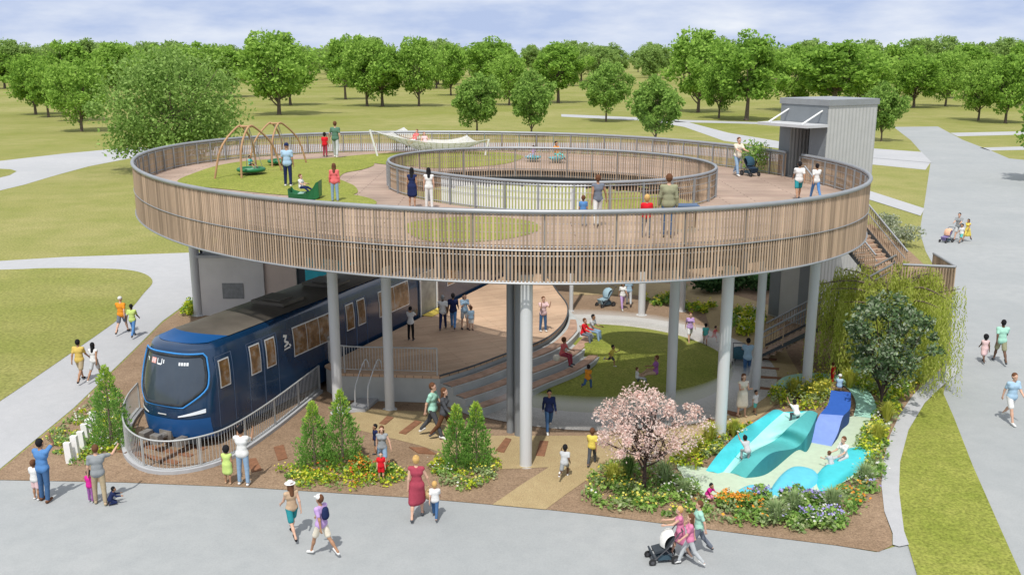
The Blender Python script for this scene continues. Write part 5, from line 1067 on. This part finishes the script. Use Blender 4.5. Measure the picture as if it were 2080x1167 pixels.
def parts_prims(J, s, hs, rs, f, x, up, build, g=0.0, which='body'):
    wm = build == 'woman'; pr = []
    def c(a, b, ra, rb, k=.03, sc=None): pr.append((np.array(a, float), np.array(b, float), (ra)*rs+g, (rb)*rs+g, k, sc))
    hpx = x*s*.07; fl_ = (1, .82, 1)
    if which in ('body', 'torso'):
        c(J['pel']-hpx, J['pel']+hpx, .105 if not wm else .115, .105 if not wm else .115, .03); w_ = .095 if not wm else .08
        c(J['waist']-hpx*.75, J['waist']+hpx*.75, w_, w_, .09); c(J['pel'], J['chest'], .1, .1, .06); cw = .1 if not wm else .09
        c(J['chest']-hpx*1.2, J['chest']+hpx*1.2, cw+.012, cw+.012, .06); c(J['shl'], J['shr'], .062, .062, .05)
        if wm: 
            for sd in (-1, 1): c(J['chest']+x*sd*.07*s+f*.085*s-up*.0, J['chest']+x*sd*.07*s+f*.09*s, .05, .05, .04)
    if which == 'body':
        c(J['neck']-up*.03*s, J['neckt']+up*.02*s, .054, .05, .03); h = J['head']; H_ = hs
        def hc(a, b, ra, rb, k=.02, sc=None): pr.append((np.array(a, float), np.array(b, float), ra*H_, rb*H_, k, sc))
        hc(h+up*.035*H_-f*.012*H_, h+up*.035*H_-f*.012*H_, .093, .093, .02, (.86, 1, 1.05)); hc(h-up*.055*H_+f*.025*H_, h-up*.02*H_+f*.02*H_, .056, .07, .04, (.88, 1, 1)); hc(h+f*.085*H_-up*.012*H_, h+f*.098*H_-up*.028*H_, .011, .015, .012)
        hc(h+f*.085*H_-up*.062*H_, h+f*.088*H_-up*.062*H_, .014, .014, .02, (1.8, 1, .7)); hc(h-up*.098*H_+f*.058*H_, h-up*.09*H_+f*.06*H_, .026, .026, .03)
        for sd in (-1, 1): hc(h+x*sd*.086*H_-up*.01*H_, h+x*sd*.09*H_+up*.02*H_-f*.008*H_, .014, .018, .01)
        for n, sd in (('l', 1), ('r', -1)):
            c(J['sh'+n], J['el'+n], .05, .038, .04); c(J['el'+n], J['wr'+n], .039, .025, .02)
            d = J['hd'+n]; side = x*sd; pn = np.cross(d, f); pn = pn/(np.linalg.norm(pn)+1e-6); q = f*1.0-d*(f@d); q = q/(np.linalg.norm(q)+1e-6)   # q spreads the fingers, thumb forward
            w0 = J['wr'+n]; inn = np.cross(d, q); inn = inn*(-sd if inn[0] > 0 else sd) if abs(inn[0]) > .1 else inn
            hc_ = hs*.95
            def fc(a, b, ra, rb, k=.006): pr.append((np.array(a, float), np.array(b, float), ra*hc_, rb*hc_, k, None))
            for o_ in (-.022, 0, .022): fc(w0+q*o_*.6*hc_, w0+d*.07*hc_+q*o_*hc_, .016, .015, .012)
            for o_, L_ in ((-.031, .050), (-.011, .066), (.011, .072), (.031, .062)):
                a0 = w0+d*.075*hc_+q*o_*hc_; m0 = a0+(d*.95+inn*.25)*L_*.55*hc_+q*o_*.12*hc_; fc(a0, m0, .0100, .0095, .003); fc(m0, m0+(d*.8+inn*.6)*L_*.45*hc_, .0095, .0085, .003)
            t0 = w0+d*.02*hc_+q*.026*hc_; t1 = t0+(d*.6+q*.75)*.04*hc_; fc(t0, t1, .013, .0105, .006); fc(t1, t1+(d*.95+q*.2)*.03*hc_, .0105, .009, .003)
            c(J['hip'+n], J['kn'+n], .083 if not wm else .086, .053, .04); c(J['kn'+n], J['an'+n], .054, .033, .02); mid = J['kn'+n]*.66+J['an'+n]*.34-f*.012*s*max(0, -J['sd'+n][2]); c(mid, mid*.8+J['an'+n]*.2, .05, .044, .03); c(J['heel'+n], J['toe'+n], .034, .026, .02); c(J['an'+n], J['heel'+n], .035, .034, .02)
    return pr
def body(pose, build):
    k = ('b', pose, build)
    if k in CACHE: return CACHE[k]
    sk = skel(pose, build); J, s, hs, rs, f, x, up = sk; V, lo = sdf_grid(parts_prims(*sk, build), HB); v, q = nets(V, lo, HB)
    q = q[(q >= 0).all(1)]; c = v[q].mean(1); mi = np.zeros(len(q), int); h = J['head']
    for sd in (-1, 1): e_ = h+x*sd*.034*hs+f*.088*hs+up*.006*hs; mi[(((c-e_)/np.array((1.3, 3, .8)))**2).sum(1) < (.013*hs)**2] = 1
    mo = h+f*.1*hs-up*.06*hs; mi[(((c-mo)/np.array((1.9, 3, .6)))**2).sum(1) < (.014*hs)**2] = 2
    CACHE[k] = (npmesh('body_m', v, q, mi, [fabm((.5, .3, .2)), mat('eye', (.02, .015, .01), .3, .05, 4), mat('lip', (.35, .12, .10), .5, .05, 4)]), sk); return CACHE[k]
def cloth(kind, pose, build):
    k = (kind, pose, build)
    if k in CACHE: return CACHE[k]
    sk = skel(pose, build); J, s, hs, rs, f, x, up = sk; pr = []; g = .010*(.85 if build == 'child' else 1)
    def c(a, b, ra, rb, k_=.03, sc=None): pr.append((np.array(a, float), np.array(b, float), ra*rs+g, rb*rs+g, k_, sc))
    H_ = hs; h = J['head']
    if kind in ('shirt', 'longshirt', 'tank', 'dress', 'shortdress'):
        pr += parts_prims(*sk, build, g, 'torso')
        if kind != 'tank' and kind[-5:] != 'dress':
            for n in 'lr':
                e_ = J['sh'+n]+(J['el'+n]-J['sh'+n])*(.62 if kind == 'shirt' else 1.0); c(J['sh'+n], e_, .053, .047 if kind == 'shirt' else .044, .03)
                if kind == 'longshirt': c(J['el'+n], J['el'+n]+(J['wr'+n]-J['el'+n])*.93, .044, .034, .02)
        if kind == 'shirt' or kind == 'longshirt': c(J['pel']-x*s*.06, J['pel']+x*s*.06, .116, .116, .03); c(J['pel']-up*.03*s-x*s*.06, J['pel']-up*.03*s+x*s*.06, .118, .118, .02)
        if kind[-5:] == 'dress':
            q = 1.02 if kind == 'dress' else .75
            for n in 'lr': e_ = J['hip'+n]+(J['kn'+n]-J['hip'+n])*q; c(J['hip'+n]+up*.03*s, e_, .11, .115 if kind == 'dress' else .125, .06)
            ml = (J['knl']+J['knr'])/2; hp = (J['hipl']+J['hipr'])/2; c(hp, hp+(ml-hp)*q, .12, .13, .08)
    elif kind in ('trousers', 'shorts', 'skirt'):
        hx = x*s*.07; c(J['pel']-hx-up*.005, J['pel']+hx-up*.005, .112, .112, .03)
        for n in 'lr':
            if kind == 'trousers': c(J['hip'+n], J['kn'+n], .088, .06, .03); c(J['kn'+n], J['kn'+n]+(J['an'+n]-J['kn'+n])*.95, .06, .046, .02)
            else: c(J['hip'+n], J['hip'+n]+(J['kn'+n]-J['hip'+n])*.78, .09, .084, .03)
    elif kind in ('shoel', 'shoer'):
        n = kind[-1]; c(J['heel'+n], J['toe'+n], .034, .03, .01)
    elif kind in ('hair', 'longhair', 'afro', 'bun', 'ponytail'):
        def hc(a, b, ra, rb, k_=.02, sc=None): pr.append((np.array(a, float), np.array(b, float), ra*H_, rb*H_, k_, sc))
        big = 1.28 if kind == 'afro' else 1.0
        hc(h+up*.055*H_-f*.03*H_, h+up*.05*H_-f*.03*H_, .099*big, .099*big, .02, (.92, 1, 1)); hc(h-up*.01*H_-f*.045*H_, h+up*.03*H_-f*.05*H_, .078*big, .085*big, .02)
        if kind == 'longhair':
            hc(h-f*.06*H_, J['neck']-f*.085*s-up*.10*s, .07, .055, .03, (1.1, .7, 1))
            for sd in (-1, 1): hc(h+x*sd*.07*H_-f*.03*H_, h+x*sd*.075*H_-up*.12*H_-f*.03*H_, .032, .026, .02)
        if kind == 'bun': hc(h+up*.13*H_-f*.06*H_, h+up*.13*H_-f*.06*H_, .045, .045, .01)
        if kind == 'ponytail': hc(h+up*.06*H_-f*.12*H_, h-up*.07*H_-f*.16*H_, .035, .02, .01)
    elif kind == 'hat':
        pr.append((h+up*.085*H_-f*.01, h+up*.085*H_-f*.01, .105*H_, .105*H_, .01, (1, 1, .85))); pr.append((h+up*.07*H_-f*.0, h+up*.07*H_, .165*H_, .165*H_, .01, (1, 1, .13)))
    elif kind == 'cap':
        pr.append((h+up*.065*H_-f*.01, h+up*.065*H_-f*.01, .107*H_, .107*H_, .01, (.95, 1, .85))); pr.append((h+up*.06*H_+f*.08*H_, h+up*.05*H_+f*.13*H_, .06*H_, .05*H_, .01, (1, 1, .25)))
    elif kind == 'backpack':
        q = J['chest']-f*.17*s; pr.append((q-up*.10*s, q+up*.05*s, .13*rs, .11*rs, .03, (1, .75, 1)))
    hh = .0125 if kind not in ('hair', 'longhair', 'hat', 'cap', 'afro') else .0115
    V, lo = sdf_grid(pr, hh); v, q = nets(V, lo, hh); CACHE[k] = npmesh(kind+'_m', v, q, None, [fabm((.5, .5, .5))]); return CACHE[k]
HT = {'man': 1.755, 'woman': 1.665, 'child': 1.13}
SK = {'l': (.62, .38, .27), 'm': (.40, .22, .13), 'd': (.13, .07, .045)}
COLS = dict(white=(.72, .72, .70), navy=(.02, .03, .09), blue=(.10, .24, .50), ltblue=(.36, .52, .66), jeans=(.06, .13, .26), ltjeans=(.26, .38, .52), khaki=(.42, .34, .22), black=(.018, .018, .02), grey=(.28, .30, .31), dgrey=(.08, .085, .095), ltgrey=(.5, .52, .53), red=(.65, .02, .03), pink=(.66, .22, .36), magenta=(.62, .03, .28), salmon=(.72, .16, .16), lime=(.52, .66, .20), mint=(.38, .68, .55), teal=(.03, .25, .28), turq=(.12, .52, .48), orange=(.75, .28, .03), yellow=(.75, .60, .12), gold=(.62, .45, .12), purple=(.32, .12, .34), lilac=(.50, .34, .62), olive=(.30, .30, .19), maroon=(.36, .06, .09), cream=(.72, .66, .54), tan=(.50, .36, .24), green=(.10, .20, .14), brown=(.14, .065, .035), blond=(.60, .38, .14), rose=(.7, .5, .5), grey2=(.16, .18, .22))
def person(px, py, topy, zl, face, pose, build, top, bottom, hair, label, skin='m', hairc='black', shoes='dgrey', extra=(), h=None, z=None, loc=None, group=None):
    me, sk = body(pose, build); p = Vector(loc) if loc else W(px, py, zl)
    if h is None:
        t = Wd(px, topy, p.y).z-p.z; h0 = HT[build]; h = min(1.12, max(.86, t/h0)) if build != 'child' else min(1.28, max(.72, t/h0))
    o = thing('person', label, 'person', p, R(face), group, h)
    b = link('body', me, o); b.material_slots[0].link = 'OBJECT'; b.material_slots[0].material = mat('skin_'+skin, SK[skin], .55, .05, 6, spec=.3)
    def wear(kind, col, nm=None):
        q = link(nm or kind, cloth(kind, pose, build), o); q.material_slots[0].link = 'OBJECT'; q.material_slots[0].material = fabm(COLS[col])
    nmk = {'longshirt': 'shirt', 'tank': 'top', 'shortdress': 'dress', 'longhair': 'hair', 'afro': 'hair', 'bun': 'hair', 'ponytail': 'hair'}
    for k, c in (top, bottom):
        if k: wear(k, c, nmk.get(k))
    wear(hair, hairc, nmk.get(hair)); wear('shoel', shoes, 'shoe'); wear('shoer', shoes, 'shoe')
    for k, c in extra: wear(k, c, nmk.get(k))
    return o
N0 = (None, None)
G0 = .03
# left path
person(250, 677, 603, .02, 175, 'walk', 'man', ('shirt', 'orange'), ('shorts', 'grey2'), 'cap', 'walker in orange shirt, white cap and grey shorts on the left path', 'l', 'white', 'black')
person(272, 684, 618, .02, 178, 'walkb', 'man', ('shirt', 'lime'), ('trousers', 'blue'), 'hair', 'walker in lime shirt and blue jeans on the left path', 'd')
person(166, 775, 690, .02, 176, 'walkb', 'man', ('shirt', 'gold'), ('shorts', 'khaki'), 'hair', 'walker in yellow shirt and khaki shorts on the left path', 'm', 'black', 'black')
person(195, 773, 696, .02, 172, 'walk', 'woman', ('tank', 'white'), ('skirt', 'ltgrey'), 'longhair', 'long haired walker in white top and pale skirt beside the yellow shirt', 'm', 'black', 'white')
# plaza left
person(94, 1016, 893, .02, 165, 'raise', 'man', ('shirt', 'blue'), ('trousers', 'jeans'), 'hair', 'adult in blue shirt raising an arm at the left end of the plaza', 'm', 'black', 'brown')
person(76, 1013, 935, .02, 170, 'stand', 'child', ('shirt', 'white'), ('shorts', 'rose'), 'hair', 'child in white shirt beside the adult in blue', 'm', 'brown', 'white')
person(205, 1022, 905, .02, -160, 'point', 'man', ('shirt', 'grey'), ('trousers', 'khaki'), 'hair', 'adult in grey shirt and khaki trousers pointing at the train', 'l', 'brown', 'khaki')
person(186, 1018, 955, .02, 170, 'stand', 'child', ('shirt', 'magenta'), ('trousers', 'purple'), 'hair', 'small child in pink and purple beside the pointing adult', 'm', 'black', 'ltgrey')
person(224, 1024, 975, .02, 120, 'kneel', 'child', ('longshirt', 'navy'), ('trousers', 'navy'), 'hair', 'dark navy crouching figure standing in for the shadow of the pointing adult', 'm', 'black')  # figure added in place of the pointing adult's cast shadow
person(496, 983, 865, G0, 175, 'camera', 'woman', ('shirt', 'white'), ('trousers', 'ltjeans'), 'bun', 'adult in white top and jeans holding up a phone by the railing', 'm', 'black', 'white')
person(464, 981, 907, G0, 178, 'stand', 'child', ('shortdress', 'lime'), N0, 'afro', 'girl in lime dress beside the adult photographing the train', 'm', 'black', 'tan')
person(764, 920, 862, G0, -60, 'reach_l', 'child', ('shirt', 'navy'), ('shorts', 'dgrey'), 'hair', 'child in navy behind the long haired adult at the yellow bed', 'm')
person(778, 955, 866, G0, 5, 'hands_l', 'woman', ('tank', 'grey'), ('shorts', 'ltjeans'), 'longhair', 'long haired adult in grey top standing behind the yellow bed', 'l', 'brown')
person(775, 975, 918, G0, 10, 'stand', 'child', ('shirt', 'red'), ('shorts', 'red'), 'hair', 'small child in bright red among the flowers', 'l', 'dgrey')
person(880, 888, 778, G0, 75, 'walk', 'man', ('shirt', 'mint'), ('trousers', 'dgrey'), 'hair', 'adult in mint shirt striding along the gravel path', 'l', 'brown', 'white')
person(903, 892, 788, G0, 75, 'walkb', 'woman', ('longshirt', 'dgrey'), ('trousers', 'brown'), 'longhair', 'adult in dark jacket striding beside the mint shirt', 'l', 'brown')
person(1115, 876, 792, G0, 5, 'walk', 'man', ('longshirt', 'navy'), ('trousers', 'jeans'), 'hair', 'walker in dark jacket coming out of the shade under the walkway', 'm', 'black', 'white')
person(1146, 970, 900, G0, 165, 'run', 'child', ('shirt', 'ltgrey'), ('shorts', 'grey'), 'hair', 'running child in grey shirt on the gravel path', 'd', 'black', 'white')
person(1202, 943, 870, G0, 165, 'walk', 'child', ('shirt', 'yellow'), ('trousers', 'dgrey'), 'hair', 'child in yellow top walking left of the cherry tree', 'm', 'brown')
w1 = person(848, 1052, 925, .02, 178, 'hands_r', 'woman', ('dress', 'maroon'), N0, 'bun', 'adult in maroon dress with straw basket walking on the plaza', 'l', 'blond', 'dgrey')
person(884, 1052, 978, .02, 178, 'reach_r' if False else 'walkb', 'child', ('shirt', 'white'), ('trousers', 'jeans'), 'hair', 'blond child in white shirt and jeans beside the maroon dress', 'l', 'blond')
person(596, 1090, 978, .02, -145, 'walk', 'woman', ('tank', 'tan'), ('shorts', 'teal'), 'longhair', 'walker in white sunhat and teal shorts on the plaza', 'l', 'brown', 'black', extra=(('hat', 'white'),))
person(656, 1127, 1005, .02, -120, 'walkb', 'woman', ('shirt', 'lilac'), ('shorts', 'cream'), 'hair', 'walker in lilac shirt, white cap and navy backpack on the plaza', 'm', 'brown', 'white', extra=(('cap', 'white'), ('backpack', 'navy')))
# family with pram
person(1380, 1132, 1042, .02, -100, 'push', 'woman', ('shortdress', 'pink'), N0, 'hair', 'pram pusher in pale pink dress, leftmost of the family of three', 'l', 'blond', 'white')
person(1399, 1148, 1045, .02, -95, 'walk', 'woman', ('shirt', 'pink'), ('trousers', 'ltgrey'), 'longhair', 'adult in pink shirt and pale trousers in the family with the white pram', 'l', 'brown', 'white')
person(1417, 1125, 1022, .02, -90, 'walkb', 'man', ('shirt', 'mint'), ('trousers', 'grey2'), 'hair', 'adult in pale green shirt behind the family with the white pram', 'l', 'brown')
# playground
def pz(px, py, z): return W(px, py, z)
person(1617, 868, 812, .5, 200, 'climb', 'child', ('shirt', 'white'), ('trousers', 'dgrey'), 'hair', 'child in white climbing near the top of the waves', 'm')
person(1517, 945, 885, .32, 200, 'climb', 'child', ('shirt', 'ltgrey'), ('trousers', 'grey'), 'hair', 'child in grey climbing the lower end of the waves', 'm')
person(1714, 930, 878, .22, -60, 'ledge', 'woman', ('shirt', 'white'), ('trousers', 'ltgrey'), 'hair', 'adult in white sitting on the turquoise wave bench', 'l', 'brown')
person(1688, 950, 908, .1, -150, 'kneel', 'child', ('shirt', 'ltgrey'), ('shorts', 'white'), 'hair', 'small child in white beside the adult on the turquoise bench', 'l', 'brown')
person(1437, 1012, 978, .07, 40, 'kneel', 'child', ('shirt', 'magenta'), ('skirt', 'pink'), 'ponytail', 'girl in bright pink crouching by the orange flowers', 'm')
person(1704, 795, 748, .8, 160, 'sit', 'child', ('shirt', 'ltblue'), ('trousers', 'navy'), 'cap', 'child with white cap sitting at the top of the blue slide', 'm', 'white')
person(1690, 776, 738, .05, 120, 'stand', 'child', ('shirt', 'red'), ('trousers', 'red'), 'hair', 'child in red behind the blue slide', 'l', 'brown')
person(1506, 845, 760, G0, 10, 'arms_x', 'woman', ('dress', 'cream'), N0, 'longhair', 'adult in long cream dress on the gravel beside the playground', 'l', 'brown', 'tan')
person(1533, 840, 793, G0, 30, 'hands_r', 'child', ('shirt', 'white'), ('shorts', 'turq'), 'hair', 'child in white shirt and turquoise shorts beside the cream dress', 'm')
person(1516, 768, 688, G0, 172, 'push', 'man', ('shirt', 'ltblue'), ('trousers', 'jeans'), 'hair', 'adult in blue shirt pushing the dark stroller on the gravel', 'm')
person(1400, 697, 635, .05, 5, 'walk', 'woman', ('shirt', 'lilac'), ('skirt', 'white'), 'hair', 'adult in lilac top and white skirt past the round lawn', 'l', 'brown')
person(1432, 700, 657, .05, 170, 'walkb', 'child', ('shirt', 'turq'), ('shorts', 'rose'), 'hair', 'child in turquoise walking beyond the lawn edge', 'm')
person(1450, 694, 662, .05, 60, 'run', 'child', ('shirt', 'salmon'), ('shorts', 'salmon'), 'hair', 'child in salmon running near the far right lawn edge', 'l')
person(1264, 628, 582, .05, 10, 'walk', 'woman', ('shirt', 'white'), ('trousers', 'lilac'), 'longhair', 'adult in white top at the back of the round lawn', 'm', 'black', 'white')
person(1277, 620, 572, .05, 175, 'walkb', 'man', ('shirt', 'ltblue'), ('trousers', 'ltgrey'), 'hair', 'adult in pale blue at the back of the round lawn', 'm')
# lawn
person(1186, 690, 650, .0, 60, 'ledge', 'woman', ('longshirt', 'red'), ('trousers', 'grey2'), 'hair', 'adult in red sitting on the upper terrace edge', 'l', 'brown', loc=W(1184, 682, .83)+Vector((0, 0, .06)))
person(1202, 690, 650, .0, 60, 'ledge', 'man', ('shirt', 'ltgrey'), ('trousers', 'ltjeans'), 'hair', 'adult in grey sitting beside the person in red', 'm', 'black', loc=W(1201, 676, .83)+Vector((0, 0, .06)))
person(1143, 735, 690, .0, 60, 'ledge', 'woman', ('shirt', 'salmon'), ('trousers', 'maroon'), 'afro', 'adult in orange and maroon sitting on the terrace with a pale bag', 'm', 'brown', loc=W(1142, 724, .83)+Vector((0, 0, .06)))
person(1241, 742, 697, .36, 60, 'run', 'child', ('shirt', 'yellow'), ('shorts', 'dgrey'), 'hair', 'child in yellow running on the sunny part of the lawn', 'm', 'black', 'white')
person(1193, 790, 738, .3, 150, 'run', 'child', ('shirt', 'orange'), ('trousers', 'jeans'), 'hair', 'child in orange running on the shaded part of the lawn', 'm')
person(1294, 776, 748, .3, 90, 'sit', 'child', ('shirt', 'white'), ('trousers', 'ltgrey'), 'hair', 'small child in white sitting on the lawn', 'l', 'brown')
person(1331, 774, 742, .28, -90, 'sit', 'woman', ('shirt', 'purple'), ('trousers', 'tan'), 'hair', 'adult in purple sitting on the lawn facing the child', 'm', 'brown')
# stage
person(835, 690, 625, SZ, 165, 'camera', 'woman', ('shirt', 'white'), ('trousers', 'black'), 'hair', 'adult in white top and black trousers on the stage by the train', 'm')
person(900, 670, 600, SZ, 178, 'walk', 'man', ('shirt', 'white'), ('trousers', 'navy'), 'hair', 'adult in white shirt and navy trousers near the open train door', 'd', 'grey')
person(921, 668, 596, SZ, 178, 'walkb', 'man', ('shirt', 'navy'), ('trousers', 'blue'), 'hair', 'adult in dark blue near the open train door', 'd')
person(944, 668, 597, SZ, 20, 'arms_x', 'woman', ('shirt', 'ltblue'), ('shorts', 'ltgrey'), 'longhair', 'adult in light blue on the stage with a child', 'l', 'black')
person(957, 670, 622, SZ, -160, 'stand', 'child', ('shirt', 'ltblue'), ('shorts', 'white'), 'hair', 'child in white shorts beside the adult in light blue', 'l', 'brown')
person(1103, 673, 603, SZ, 20, 'camera', 'man', ('shirt', 'rose'), ('trousers', 'jeans'), 'hair', 'adult taking a photo at the rounded end of the stage', 'l', 'brown', 'white')
# right road
person(2029, 737, 650, .02, 172, 'walkb', 'man', ('shirt', 'mint'), ('shorts', 'olive'), 'hair', 'adult in mint shirt holding a girl on the right road', 'd')
person(1997, 736, 680, .02, 172, 'walk', 'child', ('shortdress', 'rose'), N0, 'afro', 'girl in pale pink dress beside the mint shirt on the right road', 'd')
person(2049, 857, 758, .02, 10, 'walk', 'man', ('shirt', 'ltblue'), ('shorts', 'white'), 'hair', 'walker in blue shirt and white shorts at the right edge', 'l', 'brown', 'white')
person(1944, 488, 433, .02, -40, 'push', 'man', ('shirt', 'grey'), ('shorts', 'ltgrey'), 'hair', 'adult in grey pushing the violet stroller on the wide road', 'l')
person(1963, 490, 445, .02, -60, 'walk', 'woman', ('dress', 'yellow'), N0, 'longhair', 'walker in yellow dress beside the violet stroller', 'm', 'black')
person(1951, 493, 455, .02, -60, 'walkb', 'child', ('shirt', 'white'), ('shorts', 'turq'), 'hair', 'child in white walking between the violet stroller and the yellow dress', 'm')
# deck
person(683, 320, 247, ZD+.05, 175, 'hands_r' if False else 'hands_l', 'man', ('shirt', 'green'), ('trousers', 'ltgrey'), 'hair', 'adult in dark green shirt by the back guard of the deck', 'l', 'brown', 'white')
person(661, 318, 270, ZD+.02, 175, 'stand', 'child', ('shirt', 'red'), ('trousers', 'maroon'), 'hair', 'child in red beside the adult at the back guard', 'm')
person(586, 378, 292, ZD+.1, 178, 'stand', 'man', ('shirt', 'ltblue'), ('trousers', 'navy'), 'cap', 'adult in light blue shirt and navy cap watching the swings', 'm', 'navy', 'white')
person(507, 350, 325, ZD, 60, 'sit', 'child', ('shirt', 'turq'), ('shorts', 'brown'), 'hair', 'child in turquoise sitting in the front saucer swing', 'm', loc=W(507, 362, ZD)+Vector((.08, 0, .44)))
person(606, 400, 375, ZD, 70, 'sit', 'child', ('shirt', 'white'), ('trousers', 'navy'), 'hair', 'child in white sitting in the green rocking boat', 'l', 'brown', loc=W(613, 404, ZD)+Vector((0, 0, .22)), h=.9)
person(681, 410, 333, ZD+.02, -175, 'stand', 'woman', ('longshirt', 'salmon'), ('trousers', 'ltjeans'), 'longhair', 'adult in salmon pink top and jeans beside the rocking boat', 'l', 'brown')
person(838, 422, 342, ZD, 175, 'stand', 'woman', ('shortdress', 'navy'), N0, 'longhair', 'long haired adult in navy dress leaning toward the one in white', 'm')
person(872, 424, 342, ZD, -175, 'stand', 'woman', ('tank', 'white'), ('trousers', 'white'), 'longhair', 'long haired adult dressed in white on the front deck', 'l')
nq = npnt(.34, .5)
person(822, 290, 262, ZD, -30, 'recline', 'woman', ('shirt', 'salmon'), ('shorts', 'white'), 'hair', 'person in pink lounging on the net, left one', 'l', 'brown', loc=npnt(.30, .5)+Vector((0, 0, .02)))
person(838, 290, 262, ZD, 20, 'recline', 'woman', ('tank', 'rose'), ('trousers', 'white'), 'longhair', 'person in pale rose lounging on the net, right one', 'l', 'brown', loc=npnt(.42, .55)+Vector((0, 0, .02)))
person(1078, 325, 287, ZD, -40, 'sit', 'child', ('shirt', 'lilac'), ('trousers', 'ltblue'), 'hair', 'child in lilac sitting in the left spinner dish', 'm', loc=W(1083, 328, ZD)+Vector((0, 0, .14)))
person(1122, 328, 283, ZD, 30, 'sit', 'child', ('shirt', 'orange'), ('trousers', 'turq'), 'hair', 'child in orange sitting in the right spinner dish', 'm', loc=W(1130, 330, ZD)+Vector((0, 0, .14)), h=1.15)
person(1213, 461, 357, ZD, -170, 'hands_l' if False else 'hands_r', 'woman', ('tank', 'grey2'), ('trousers', 'white'), 'hair', 'adult in slate top and white trousers at the front of the deck', 'm', 'brown')
person(1184, 460, 398, ZD, 178, 'stand', 'child', ('shirt', 'blue'), ('trousers', 'ltjeans'), 'hair', 'child in blue and green beside the slate top', 'm', 'brown')
person(1312, 482, 397, ZD, 178, 'stand', 'child', ('longshirt', 'red'), ('trousers', 'grey2'), 'hair', 'child in bright red top and dark trousers at the front guard', 'l', 'blond')
person(1355, 482, 355, ZD, 176, 'stand', 'man', ('longshirt', 'olive'), ('trousers', 'jeans'), 'hair', 'adult in olive jumper and jeans beside the child in red', 'l', 'brown')
person(1496, 357, 280, ZD, 20, 'push', 'man', ('shirt', 'cream'), ('trousers', 'ltjeans'), 'hair', 'adult in cream shirt pushing the dark stroller on the deck', 'l', 'brown', 'white')
person(1620, 406, 347, ZD, 172, 'hands_r' if False else 'walk', 'man', ('shirt', 'white'), ('shorts', 'teal'), 'hair', 'walker in white shirt and teal shorts near the lift', 'm')
person(1655, 406, 342, ZD, -175, 'walkb', 'woman', ('shirt', 'white'), ('trousers', 'blue'), 'ponytail', 'walker in white shirt and blue jeans near the lift', 'm')
# straw basket
hb = body('hands_r', 'woman')[1][0]['wrr']; q = w1.location+Matrix.Rotation(R(178), 3, 'Z') @ (Vector(hb)*w1.scale[0])
bk = thing('straw_basket', 'straw handbag held beside the maroon dress', 'bag', Vector((q.x, q.y, q.z-.42)))
MB().lathe([(0, 0), (.10, 0), (.13, .12), (.12, .24), (.11, .24), (.12, .12), (0, .02)], n=16).build('basket_body', mat('straw', (.55, .40, .20), .9, .2, 20, .5), bk, True); MB().tube(cr_spline([Vector((-.1, 0, .22)), Vector((-.05, 0, .36)), Vector((.05, 0, .36)), Vector((.1, 0, .22))], 4), .012, 6).build('handle', mat('straw', (.55, .40, .20)), bk)
# family's shoulder items: pale bag on the terrace
p = W(1130, 735, .83); bg_ = thing('shoulder_bag', 'pale round bag beside the person sitting in orange', 'bag', p+Vector((0, 0, .06))); MB().lathe([(0, 0), (.12, .02), (.15, .13), (.1, .24), (0, .26)], n=14).build('bag_body', fabm(COLS['cream']), bg_, True)
